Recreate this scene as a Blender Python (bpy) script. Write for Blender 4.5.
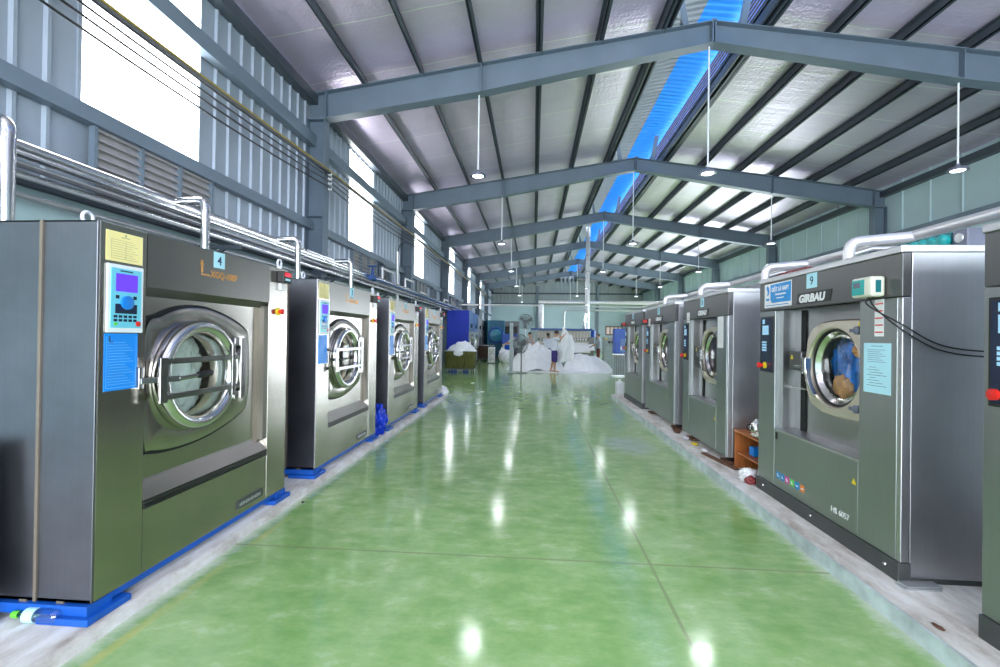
import bpy, bmesh, math, random
from mathutils import Vector, Matrix, noise

PI = math.pi
scene = bpy.context.scene
for o in list(bpy.data.objects):
    bpy.data.objects.remove(o, do_unlink=True)
COL = scene.collection
rnd = random.Random(7)

# ------------------------------------------------------------------ camera
YAW, PITCH, ROLL, FPX = -0.0735, 0.0054, 0.0139, 460.88
cd = bpy.data.cameras.new('camera')
cam = bpy.data.objects.new('camera', cd)
COL.objects.link(cam)
cd.sensor_width = 36
cd.lens = FPX * 36 / 1000
cd.clip_start = 0.05
cd.clip_end = 300
cs, sn = math.cos(YAW), math.sin(YAW)
cp, sp = math.cos(PITCH), math.sin(PITCH)
cr, sr = math.cos(ROLL), math.sin(ROLL)
Fv = Vector((sn * cp, cs * cp, sp))
R0 = Vector((cs, -sn, 0))
U0 = Vector((-sp * sn, -sp * cs, cp))
Rv = R0 * cr + U0 * sr
Uv = -R0 * sr + U0 * cr
cam.matrix_world = Matrix(((Rv.x, Uv.x, -Fv.x, 0), (Rv.y, Uv.y, -Fv.y, 0), (Rv.z, Uv.z, -Fv.z, 1.5), (0, 0, 0, 1)))
scene.camera = cam

# ------------------------------------------------------------------ light
PANE_E, PORTAL_E, LAMP_W, BLUE_E, WORLD_E = 8.5, 1.0, 13.0, 0.36, 9.0
scene.view_settings.view_transform = 'Standard'
scene.view_settings.look = 'None'
scene.view_settings.gamma = 1
scene.view_settings.use_curve_mapping = False
scene.view_settings.exposure = 0.46
w = bpy.data.worlds.new('sky')
scene.world = w
w.use_nodes = True
bg = w.node_tree.nodes['Background']
bg.inputs[0].default_value = (0.82, 0.91, 1.0, 1)
bg.inputs[1].default_value = WORLD_E

def area_light(name, loc, rot, sx, sy, energy, color=(1, 1, 1), shape='RECTANGLE', portal=False, spread=None):
    ld = bpy.data.lights.new(name, 'AREA')
    ld.shape = shape
    ld.size = sx
    if shape in ('RECTANGLE', 'ELLIPSE'):
        ld.size_y = sy
    ld.energy = energy
    ld.color = color
    if spread:
        ld.spread = spread
    if portal:
        ld.cycles.is_portal = True
    o = bpy.data.objects.new(name, ld)
    o.location = loc
    o.rotation_euler = rot
    COL.objects.link(o)
    return o
# unseen open entrance added behind the camera for daylight (portal for the sky)
area_light('added_entrance_daylight', (3.4, -6.95, 2.75), (PI / 2, 0, 0), 14.0, 5.3, PORTAL_E, portal=True)

# opening added out of view in the right wall to brighten the far end
area_light('added_opening_daylight', (11.9, 34.0, 2.0), (0, -PI / 2, 0), 3.9, 19.5, PORTAL_E, portal=True)

# ------------------------------------------------------------------ materials
def new_mat(name):
    m = bpy.data.materials.new(name)
    m.use_nodes = True
    nt = m.node_tree
    b = nt.nodes['Principled BSDF']
    return m, nt, b

def N(nt, t, **kw):
    n = nt.nodes.new(t)
    for k, v in kw.items():
        setattr(n, k, v)
    return n

def ramp(nt, src, stops):
    r = nt.nodes.new('ShaderNodeValToRGB')
    e = r.color_ramp.elements
    while len(e) < len(stops):
        e.new(0.5)
    for i, (p, c) in enumerate(stops):
        e[i].position = p
        e[i].color = (c[0], c[1], c[2], 1) if isinstance(c, (tuple, list)) else (c, c, c, 1)
    nt.links.new(src, r.inputs[0])
    return r

def noise_tex(nt, scale, detail=4, rough=0.55, stretch=None):
    tc = N(nt, 'ShaderNodeTexCoord')
    mp = N(nt, 'ShaderNodeMapping')
    if stretch:
        mp.inputs['Scale'].default_value = stretch
    nt.links.new(tc.outputs['Object'], mp.inputs[0])
    t = N(nt, 'ShaderNodeTexNoise')
    t.inputs['Scale'].default_value = scale
    t.inputs['Detail'].default_value = detail
    t.inputs['Roughness'].default_value = rough
    nt.links.new(mp.outputs[0], t.inputs['Vector'])
    return t

def simple(name, col, rough=0.5, metal=0.0, var=0.12, nscale=6, bump=0.0, rvar=0.0, stretch=None, spec=None, coat=0.0):
    m, nt, b = new_mat(name)
    t = noise_tex(nt, nscale, stretch=stretch)
    lo = tuple(max(0, c * (1 - var)) for c in col)
    hi = tuple(min(1, c * (1 + var)) for c in col)
    r = ramp(nt, t.outputs[0], [(0.3, lo), (0.7, hi)])
    nt.links.new(r.outputs[0], b.inputs['Base Color'])
    b.inputs['Metallic'].default_value = metal
    b.inputs['Roughness'].default_value = rough
    if spec is not None:
        b.inputs['Specular IOR Level'].default_value = spec
    if coat:
        b.inputs['Coat Weight'].default_value = coat
    if rvar:
        rr = ramp(nt, t.outputs[0], [(0.3, max(0.02, rough - rvar)), (0.7, rough + rvar)])
        nt.links.new(rr.outputs[0], b.inputs['Roughness'])
    if bump:
        bp = N(nt, 'ShaderNodeBump')
        bp.inputs['Strength'].default_value = bump
        bp.inputs['Distance'].default_value = 0.01
        nt.links.new(t.outputs[0], bp.inputs['Height'])
        nt.links.new(bp.outputs[0], b.inputs['Normal'])
    return m

def emit(name, col, strength):
    m, nt, b = new_mat(name)
    b.inputs['Base Color'].default_value = (*col, 1)
    b.inputs['Emission Color'].default_value = (*col, 1)
    b.inputs['Emission Strength'].default_value = strength
    return m

def steel_mat(name, col, rough, rust=0.0, smear=0.08, metal=1.0, wave=0.06, mottle=0.12, det=2):
    """brushed sheet steel with smears, scratches and a gently uneven surface"""
    m, nt, b = new_mat(name)
    n1 = noise_tex(nt, 1.6, det, 0.5 if det == 2 else 0.62)
    n2 = noise_tex(nt, 1.0, 3, 0.5, stretch=(60, 60, 1.5))
    n3 = noise_tex(nt, 2.6, 3, 0.5)
    mix = N(nt, 'ShaderNodeMix', data_type='RGBA')
    mix.inputs['Factor'].default_value = 0.5
    c1 = ramp(nt, n1.outputs[0], [(0.1, tuple(c * (1 - mottle * 1.2) for c in col)), (0.9, tuple(min(1, c * (1 + mottle)) for c in col))])
    c2 = ramp(nt, n2.outputs[0], [(0.1, tuple(c * 0.88 for c in col)), (0.9, tuple(min(1, c * 1.05) for c in col))])
    nt.links.new(c1.outputs[0], mix.inputs[6])
    nt.links.new(c2.outputs[0], mix.inputs[7])
    out = mix.outputs[2]
    if rust:
        n4 = noise_tex(nt, 3.5, 8, 0.75)
        rm = ramp(nt, n4.outputs[0], [(0.70, 0.0), (0.90, rust)])
        mx = N(nt, 'ShaderNodeMix', data_type='RGBA')
        nt.links.new(rm.outputs[0], mx.inputs['Factor'])
        nt.links.new(out, mx.inputs[6])
        mx.inputs[7].default_value = (0.25, 0.16, 0.08, 1)
        out = mx.outputs[2]
    nt.links.new(out, b.inputs['Base Color'])
    b.inputs['Metallic'].default_value = metal
    rr = ramp(nt, n3.outputs[0], [(0.1, max(0.03, rough - 1.5 * smear)), (0.9, rough + 1.5 * smear)])
    nt.links.new(rr.outputs[0], b.inputs['Roughness'])
    bp = N(nt, 'ShaderNodeBump')
    bp.inputs['Strength'].default_value = wave
    bp.inputs['Distance'].default_value = 0.05
    n5 = noise_tex(nt, 1.3, 0, 0.5)
    nt.links.new(n5.outputs[0], bp.inputs['Height'])
    nt.links.new(bp.outputs[0], b.inputs['Normal'])
    return m

M = {}
M['steel'] = steel_mat('washer_steel', (0.43, 0.40, 0.36), 0.215, rust=0.45, smear=0.028, mottle=0.22, det=5)
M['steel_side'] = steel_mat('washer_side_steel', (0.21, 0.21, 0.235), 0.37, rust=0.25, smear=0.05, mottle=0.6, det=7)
M['steel_head'] = steel_mat('washer_header_steel', (0.21, 0.20, 0.185), 0.33, smear=0.025)
M['steel_dark'] = steel_mat('dark_steel', (0.40, 0.39, 0.38), 0.2, smear=0.03)
M['steel_bright'] = steel_mat('bright_steel', (0.74, 0.73, 0.70), 0.16, smear=0.03)
M['grey_panel'] = steel_mat('grey_washer_panel', (0.33, 0.35, 0.345), 0.33, metal=0.85, smear=0.025)
M['grey_header'] = steel_mat('grey_washer_header', (0.14, 0.14, 0.14), 0.36, metal=0.75, smear=0.03)
M['grey_side'] = steel_mat('grey_washer_side', (0.56, 0.56, 0.58), 0.37, smear=0.05, mottle=0.3, det=6)
M['grey_recess'] = steel_mat('grey_recess', (0.36, 0.36, 0.36), 0.36, smear=0.03)
M['door_plate'] = steel_mat('door_plate', (0.78, 0.70, 0.59), 0.42, smear=0.05)
M['skirt'] = simple('dark_skirt', (0.055, 0.06, 0.058), 0.45)
M['chrome'] = simple('pipe_cladding', (0.78, 0.78, 0.78), 0.2, 1.0, 0.06, 8, bump=0.15)
M['pipe_grey'] = simple('grey_pipe', (0.52, 0.53, 0.54), 0.38, 0.6, 0.1)
M['pipe_white'] = simple('silver_white_pipe', (0.72, 0.70, 0.70), 0.35, 0.55, 0.08)
M['pipe_dark'] = simple('dark_pipe', (0.12, 0.12, 0.13), 0.5)
M['pipe_blue'] = simple('blue_pipe', (0.02, 0.09, 0.30), 0.4)
M['fan_grey'] = simple('fan_grey', (0.17, 0.18, 0.19), 0.45, 0.2)
M['brass'] = simple('brass_pipe', (0.42, 0.30, 0.05), 0.4, 0.2)
M['cable'] = simple('black_cable', (0.012, 0.012, 0.014), 0.5)
M['frame'] = simple('frame_paint', (0.125, 0.165, 0.21), 0.42, 0.0, 0.08, 1.5)
M['frame_dark'] = simple('purlin_paint', (0.05, 0.063, 0.08), 0.45, 0.0, 0.1, 2)
M['girt'] = simple('girt_paint', (0.165, 0.21, 0.26), 0.45, 0.0, 0.08, 1.5)
M['sheet'] = simple('wall_sheet', (0.37, 0.42, 0.49), 0.42, 0.25, 0.07, 1.2)
M['gable_sheet'] = simple('gable_sheet', (0.30, 0.34, 0.35), 0.5, 0.0, 0.06, 1)
M['teal_wall'] = simple('teal_wall', (0.44, 0.57, 0.60), 0.6, 0.0, 0.05, 0.8)
M['teal_low'] = simple('teal_masonry', (0.42, 0.56, 0.57), 0.7, 0.0, 0.08, 1.5, bump=0.1)
M['louver'] = simple('louver', (0.42, 0.40, 0.40), 0.5, 0.0, 0.08)
M['blue_skid'] = simple('blue_skid', (0.004, 0.085, 0.42), 0.45, 0.0, 0.12, 9)
M['black'] = simple('black_rubber', (0.008, 0.008, 0.009), 0.45)
M['slot'] = simple('black_slot', (0.004, 0.004, 0.005), 0.7)
M['white'] = simple('white_plastic', (0.78, 0.80, 0.82), 0.4, 0, 0.03)
M['cream'] = simple('cream_plastic', (0.72, 0.70, 0.58), 0.4, 0, 0.03)
M['lcd_blue'] = simple('panel_cyan', (0.16, 0.58, 0.72), 0.35, 0, 0.03)
M['screen'] = emit('violet_screen', (0.10, 0.03, 0.80), 0.6)
M['knob_blue'] = simple('blue_knob', (0.01, 0.18, 0.60), 0.35)
M['navy'] = simple('navy_panel', (0.012, 0.02, 0.05), 0.25)
M['sky_key'] = emit('display_key', (0.30, 0.52, 0.70), 0.25)
M['red'] = simple('red_plastic', (0.70, 0.02, 0.015), 0.35)
M['red_led'] = emit('red_display', (0.85, 0.03, 0.06), 0.8)
M['yellow'] = simple('yellow_plastic', (0.80, 0.60, 0.02), 0.4)
M['orange_tx'] = simple('orange_lettering', (0.62, 0.30, 0.08), 0.4, 0.5)
M['teal'] = simple('teal_plastic', (0.005, 0.14, 0.16), 0.35)
M['teal_lt'] = simple('teal_plastic_light', (0.02, 0.38, 0.36), 0.3)
M['maroon'] = simple('maroon_plastic', (0.22, 0.03, 0.03), 0.4)
M['slate'] = simple('slate_box', (0.14, 0.15, 0.20), 0.4)
M['paper_y'] = simple('yellow_paper', (0.90, 0.76, 0.34), 0.7, 0, 0.04)
M['paper_b'] = simple('blue_paper', (0.0, 0.24, 0.78), 0.4, 0, 0.04)
M['paper_lb'] = simple('pale_blue_paper', (0.46, 0.76, 0.86), 0.7, 0, 0.03)
M['paper_w'] = simple('white_paper', (0.80, 0.80, 0.80), 0.7, 0, 0.03)
M['ink'] = simple('ink', (0.03, 0.06, 0.12), 0.7)
M['ink_y'] = simple('faded_ink', (0.42, 0.38, 0.20), 0.7)
M['ink_lb'] = simple('light_blue_ink', (0.20, 0.50, 0.86), 0.6)
M['sign_blue'] = simple('sign_blue', (0.0, 0.26, 0.66), 0.4)
M['linen'] = simple('white_linen', (0.88, 0.88, 0.90), 0.85, 0, 0.05, 5, bump=0.35)
M['linen_wet'] = simple('pale_green_linen', (0.74, 0.86, 0.80), 0.7, 0, 0.08, 9, bump=0.5)
M['cloth_blue'] = simple('blue_laundry', (0.01, 0.16, 0.55), 0.7, 0, 0.7, 7, bump=0.6)
M['cloth_tan'] = simple('tan_laundry', (0.62, 0.33, 0.13), 0.8, 0, 0.25, 12, bump=0.6)
M['cloth_navy'] = simple('navy_laundry', (0.01, 0.02, 0.16), 0.7, 0, 0.3, 8, bump=0.5)
M['bag_blue'] = simple('blue_bag', (0.0, 0.03, 0.45), 0.35, 0, 0.35, 10, bump=0.7)
M['dryer_blue'] = simple('blue_dryer', (0.0, 0.025, 0.48), 0.5, 0, 0.06)
M['dryer_front'] = simple('blue_dryer_front', (0.04, 0.12, 0.34), 0.35, 0, 0.06)
M['dryer_grey'] = simple('grey_dryer', (0.28, 0.30, 0.32), 0.4, 0.3, 0.08)
M['teal_ring'] = simple('teal_blue_door', (0.02, 0.10, 0.16), 0.4, 0, 0.1)
M['teal_blue'] = simple('teal_blue_glass', (0.05, 0.22, 0.30), 0.2, 0, 0.1)
M['canvas_green'] = simple('olive_canvas', (0.10, 0.10, 0.02), 0.8, 0, 0.45, 6, stretch=(5, 5, 0.6))
M['canvas_brown'] = simple('brown_canvas', (0.075, 0.04, 0.025), 0.8, 0, 0.25, 8)
M['wood'] = simple('orange_wood', (0.42, 0.13, 0.03), 0.45, 0, 0.25, 3, stretch=(8, 1, 1))
M['wood_dark'] = simple('rusty_block', (0.14, 0.065, 0.035), 0.8, 0, 0.4, 20)
M['skin'] = simple('skin', (0.50, 0.27, 0.17), 0.55, 0, 0.06)
M['hair'] = simple('black_hair', (0.012, 0.009, 0.008), 0.5)
M['shirt_white'] = simple('white_shirt', (0.68, 0.70, 0.78), 0.8, 0, 0.06)
M['shirt_grey'] = simple('grey_shirt', (0.26, 0.29, 0.33), 0.8)
M['shirt_brown'] = simple('brown_shirt', (0.42, 0.36, 0.34), 0.8)
M['shorts_purple'] = simple('purple_shorts', (0.045, 0.025, 0.17), 0.8)
M['trousers_black'] = simple('black_trousers', (0.015, 0.017, 0.025), 0.8)
M['trousers_grey'] = simple('grey_trousers', (0.09, 0.09, 0.13), 0.8)
M['shorts_red'] = simple('dark_red_shorts', (0.11, 0.02, 0.02), 0.8)
M['eye'] = simple('eye', (0.02, 0.015, 0.01), 0.3)
M['lip'] = simple('lip', (0.35, 0.10, 0.08), 0.5)
M['iron_beige'] = simple('ironer_beige', (0.56, 0.52, 0.44), 0.5, 0, 0.08)
M['iron_blue'] = simple('ironer_blue', (0.01, 0.07, 0.26), 0.4)
M['iron_grey'] = simple('ironer_grey', (0.20, 0.20, 0.19), 0.5)
M['cab_grey'] = simple('cabinet_grey', (0.30, 0.35, 0.35), 0.45)
M['cab_blue'] = simple('cabinet_blue', (0.0, 0.07, 0.42), 0.4)
M['pale'] = simple('pale_jerrycan', (0.74, 0.74, 0.80), 0.35)
M['plug_green'] = simple('green_cap', (0.12, 0.62, 0.03), 0.4)
M['win_brown'] = simple('brown_window', (0.16, 0.10, 0.08), 0.5)
M['pane_far'] = emit('pale_pane', (0.55, 0.45, 0.40), 0.35)
M['pane'] = emit('daylit_pane', (0.95, 0.98, 1.0), PANE_E)
M['pane_blue'] = emit('blue_skylight', (0.02, 0.24, 0.72), BLUE_E)
M['lamp_face'] = emit('lamp_face', (0.88, 0.94, 1.0), 6)
M['green_icon'] = simple('icon_green', (0.10, 0.55, 0.10), 0.5)
M['pink_icon'] = simple('icon_pink', (0.65, 0.05, 0.35), 0.5)
M['blue_icon'] = simple('icon_blue', (0.0, 0.25, 0.60), 0.5)
M['orange_icon'] = simple('icon_orange', (0.80, 0.22, 0.03), 0.5)

def glass_mat(name, tint=(1, 1, 1), gloss=0.14):
    m = bpy.data.materials.new(name)
    m.use_nodes = True
    nt = m.node_tree
    nt.nodes.clear()
    o = N(nt, 'ShaderNodeOutputMaterial')
    tr = N(nt, 'ShaderNodeBsdfTransparent')
    tr.inputs[0].default_value = (*tint, 1)
    gl = N(nt, 'ShaderNodeBsdfGlossy')
    gl.inputs['Roughness'].default_value = 0.04
    lw = N(nt, 'ShaderNodeLayerWeight')
    lw.inputs[0].default_value = 0.25
    ad = N(nt, 'ShaderNodeMath', operation='MULTIPLY_ADD')
    ad.inputs[1].default_value = 0.5
    ad.inputs[2].default_value = gloss * 0.4
    nt.links.new(lw.outputs['Fresnel'], ad.inputs[0])
    mx = N(nt, 'ShaderNodeMixShader')
    nt.links.new(ad.outputs[0], mx.inputs[0])
    nt.links.new(tr.outputs[0], mx.inputs[1])
    nt.links.new(gl.outputs[0], mx.inputs[2])
    nt.links.new(mx.outputs[0], o.inputs[0])
    return m
M['glass'] = glass_mat('porthole_glass')
M['pet'] = glass_mat('clear_bottle', (0.85, 0.93, 0.95), 0.3)

def floor_mat():
    m, nt, b = new_mat('green_epoxy')
    tc = N(nt, 'ShaderNodeTexCoord')
    sep = N(nt, 'ShaderNodeSeparateXYZ')
    nt.links.new(tc.outputs['Object'], sep.inputs[0])
    big = noise_tex(nt, 0.9, 6, 0.6, stretch=(1.6, 1, 1))
    mid = noise_tex(nt, 5, 8, 0.7, stretch=(0.8, 1.3, 1))
    fine = noise_tex(nt, 26, 5, 0.7)
    c1 = ramp(nt, big.outputs[0], [(0.30, (0.20, 0.39, 0.115)), (0.50, (0.31, 0.50, 0.18)), (0.68, (0.50, 0.66, 0.36))])
    c2 = ramp(nt, mid.outputs[0], [(0.38, (0.19, 0.38, 0.11)), (0.56, (0.33, 0.51, 0.19)), (0.70, (0.56, 0.69, 0.42))])
    mx = N(nt, 'ShaderNodeMix', data_type='RGBA')
    mx.inputs['Factor'].default_value = 0.55
    nt.links.new(c1.outputs[0], mx.inputs[6])
    nt.links.new(c2.outputs[0], mx.inputs[7])
    out = mx.outputs[2]
    def math_(op, a, bb=None, c=None):
        n = N(nt, 'ShaderNodeMath', operation=op)
        for i, v in enumerate((a, bb, c)):
            if v is None:
                continue
            if isinstance(v, (int, float)):
                n.inputs[i].default_value = v
            else:
                nt.links.new(v, n.inputs[i])
        return n.outputs[0]
    def blend(fac, col):
        nonlocal out
        q = N(nt, 'ShaderNodeMix', data_type='RGBA')
        nt.links.new(fac, q.inputs['Factor'])
        nt.links.new(out, q.inputs[6])
        q.inputs[7].default_value = (*col, 1)
        out = q.outputs[2]
    # worn pale marks
    wm = ramp(nt, fine.outputs[0], [(0.70, 0.0), (0.80, 0.55)])
    blend(wm.outputs[0], (0.55, 0.66, 0.52))
    # splash by the right kerb, its patch of light painted into the colour
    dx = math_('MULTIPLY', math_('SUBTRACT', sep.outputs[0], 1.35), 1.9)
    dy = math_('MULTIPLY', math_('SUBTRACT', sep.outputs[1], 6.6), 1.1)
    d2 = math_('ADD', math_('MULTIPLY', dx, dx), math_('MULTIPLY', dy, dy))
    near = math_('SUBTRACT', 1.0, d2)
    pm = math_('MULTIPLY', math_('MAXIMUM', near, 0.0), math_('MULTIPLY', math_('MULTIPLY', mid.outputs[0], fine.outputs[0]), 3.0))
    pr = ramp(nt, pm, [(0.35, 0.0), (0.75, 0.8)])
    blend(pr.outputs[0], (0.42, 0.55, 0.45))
    # chalky residue beside both kerbs
    for xk, sgn in ((-2.1, 1), (1.95, -1)):
        dk = math_('ADD', math_('MULTIPLY', math_('SUBTRACT', sep.outputs[0], xk), float(sgn)), math_('MULTIPLY', math_('SUBTRACT', mid.outputs[0], 0.5), -0.25))
        kr = ramp(nt, dk, [(0.0, 0.8), (0.05, 0.45), (0.11, 0.0)])
        lim = math_('LESS_THAN', sep.outputs[1], 11.6)
        blend(math_('MULTIPLY', kr.outputs[0], lim), (0.62, 0.66, 0.56))
    # saw-cut joints
    jx = math_('ABSOLUTE', math_('ADD', math_('SUBTRACT', sep.outputs[0], 0.79), math_('MULTIPLY', math_('SUBTRACT', big.outputs[0], 0.5), 0.02)))
    jr = ramp(nt, jx, [(0.0, 0.85), (0.006, 0.8), (0.014, 0.0)])
    blend(jr.outputs[0], (0.26, 0.33, 0.15))
    jy = math_('ABSOLUTE', math_('SUBTRACT', math_('MODULO', math_('ADD', sep.outputs[1], 1.88), 5.0), 0.0))
    jyr = ramp(nt, jy, [(0.0, 0.85), (0.014, 0.8), (0.024, 0.0)])
    blend(jyr.outputs[0], (0.26, 0.33, 0.15))
    yl = math_('ABSOLUTE', math_('SUBTRACT', sep.outputs[0], -1.97))
    ylr = ramp(nt, yl, [(0.0, 1.0), (0.02, 0.9), (0.04, 0.0)])
    ymask = ramp(nt, big.outputs[0], [(0.48, 0.0), (0.62, 0.7)])
    blend(math_('MULTIPLY', ylr.outputs[0], math_('MULTIPLY', ymask.outputs[0], math_('LESS_THAN', sep.outputs[1], 8.0))), (0.62, 0.56, 0.16))
    nt.links.new(out, b.inputs['Base Color'])
    rr = ramp(nt, mid.outputs[0], [(0.3, 0.08), (0.6, 0.15), (0.8, 0.36)])
    nt.links.new(rr.outputs[0], b.inputs['Roughness'])
    b.inputs['Specular IOR Level'].default_value = 0.65
    bp = N(nt, 'ShaderNodeBump')
    bp.inputs['Strength'].default_value = 0.06
    bp.inputs['Distance'].default_value = 0.02
    nt.links.new(big.outputs[0], bp.inputs['Height'])
    nt.links.new(bp.outputs[0], b.inputs['Normal'])
    return m
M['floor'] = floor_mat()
M['kerb_paint'] = simple('kerb_paint', (0.50, 0.58, 0.57), 0.7, 0, 0.25, 6, bump=0.4)

def concrete_mat():
    m, nt, b = new_mat('dusty_plinth')
    n1 = noise_tex(nt, 3.2, 8, 0.7, stretch=(2.5, 0.7, 1))
    n2 = noise_tex(nt, 14, 6, 0.7)
    c = ramp(nt, n1.outputs[0], [(0.30, (0.33, 0.28, 0.24)), (0.47, (0.56, 0.53, 0.49)), (0.62, (0.70, 0.69, 0.67))])
    r2 = ramp(nt, n2.outputs[0], [(0.66, 0.0), (0.78, 0.7)])
    q = N(nt, 'ShaderNodeMix', data_type='RGBA')
    nt.links.new(r2.outputs[0], q.inputs['Factor'])
    nt.links.new(c.outputs[0], q.inputs[6])
    q.inputs[7].default_value = (0.22, 0.15, 0.11, 1)
    nt.links.new(q.outputs[2], b.inputs['Base Color'])
    b.inputs['Roughness'].default_value = 0.75
    bp = N(nt, 'ShaderNodeBump')
    bp.inputs['Strength'].default_value = 0.4
    bp.inputs['Distance'].default_value = 0.02
    nt.links.new(n1.outputs[0], bp.inputs['Height'])
    nt.links.new(bp.outputs[0], b.inputs['Normal'])
    return m
M['plinth'] = concrete_mat()

def foil_mat():
    m, nt, b = new_mat('silver_roof_insulation')
    tc = N(nt, 'ShaderNodeTexCoord')
    sep = N(nt, 'ShaderNodeSeparateXYZ')
    nt.links.new(tc.outputs['Object'], sep.inputs[0])
    wob = noise_tex(nt, 0.7, 4, 0.6)
    a = N(nt, 'ShaderNodeMath', operation='MULTIPLY_ADD')
    nt.links.new(wob.outputs[0], a.inputs[0])
    a.inputs[1].default_value = 0.12
    nt.links.new(sep.outputs[1], a.inputs[2])
    md = N(nt, 'ShaderNodeMath', operation='MODULO')
    ad = N(nt, 'ShaderNodeMath', operation='ADD')
    nt.links.new(a.outputs[0], ad.inputs[0])
    ad.inputs[1].default_value = 20.0
    nt.links.new(ad.outputs[0], md.inputs[0])
    md.inputs[1].default_value = 1.55
    seam = ramp(nt, md.outputs[0], [(0.0, 1.0), (0.018, 1.0), (0.028, 0.0)])
    n1 = noise_tex(nt, 0.5, 4, 0.6)
    c = ramp(nt, n1.outputs[0], [(0.3, (0.74, 0.63, 0.78)), (0.7, (0.88, 0.75, 0.92))])
    q = N(nt, 'ShaderNodeMix', data_type='RGBA')
    nt.links.new(seam.outputs[0], q.inputs['Factor'])
    nt.links.new(c.outputs[0], q.inputs[6])
    q.inputs[7].default_value = (1.0, 0.98, 0.96, 1)
    nt.links.new(q.outputs[2], b.inputs['Base Color'])
    b.inputs['Metallic'].default_value = 0.6
    b.inputs['Roughness'].default_value = 0.40
    # bubble-foil dimples and soft ripples
    vor = N(nt, 'ShaderNodeTexVoronoi')
    vor.inputs['Scale'].default_value = 16
    nt.links.new(tc.outputs['Object'], vor.inputs['Vector'])
    rip = noise_tex(nt, 1.0, 3, 0.5, stretch=(0.5, 6, 1))
    am = N(nt, 'ShaderNodeMath', operation='MULTIPLY_ADD')
    nt.links.new(vor.outputs['Distance'], am.inputs[0])
    am.inputs[1].default_value = 0.35
    nt.links.new(rip.outputs[0], am.inputs[2])
    bp = N(nt, 'ShaderNodeBump')
    bp.inputs['Strength'].default_value = 0.35
    bp.inputs['Distance'].default_value = 0.04
    nt.links.new(am.outputs[0], bp.inputs['Height'])
    nt.links.new(bp.outputs[0], b.inputs['Normal'])
    return m
M['foil'] = foil_mat()

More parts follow.
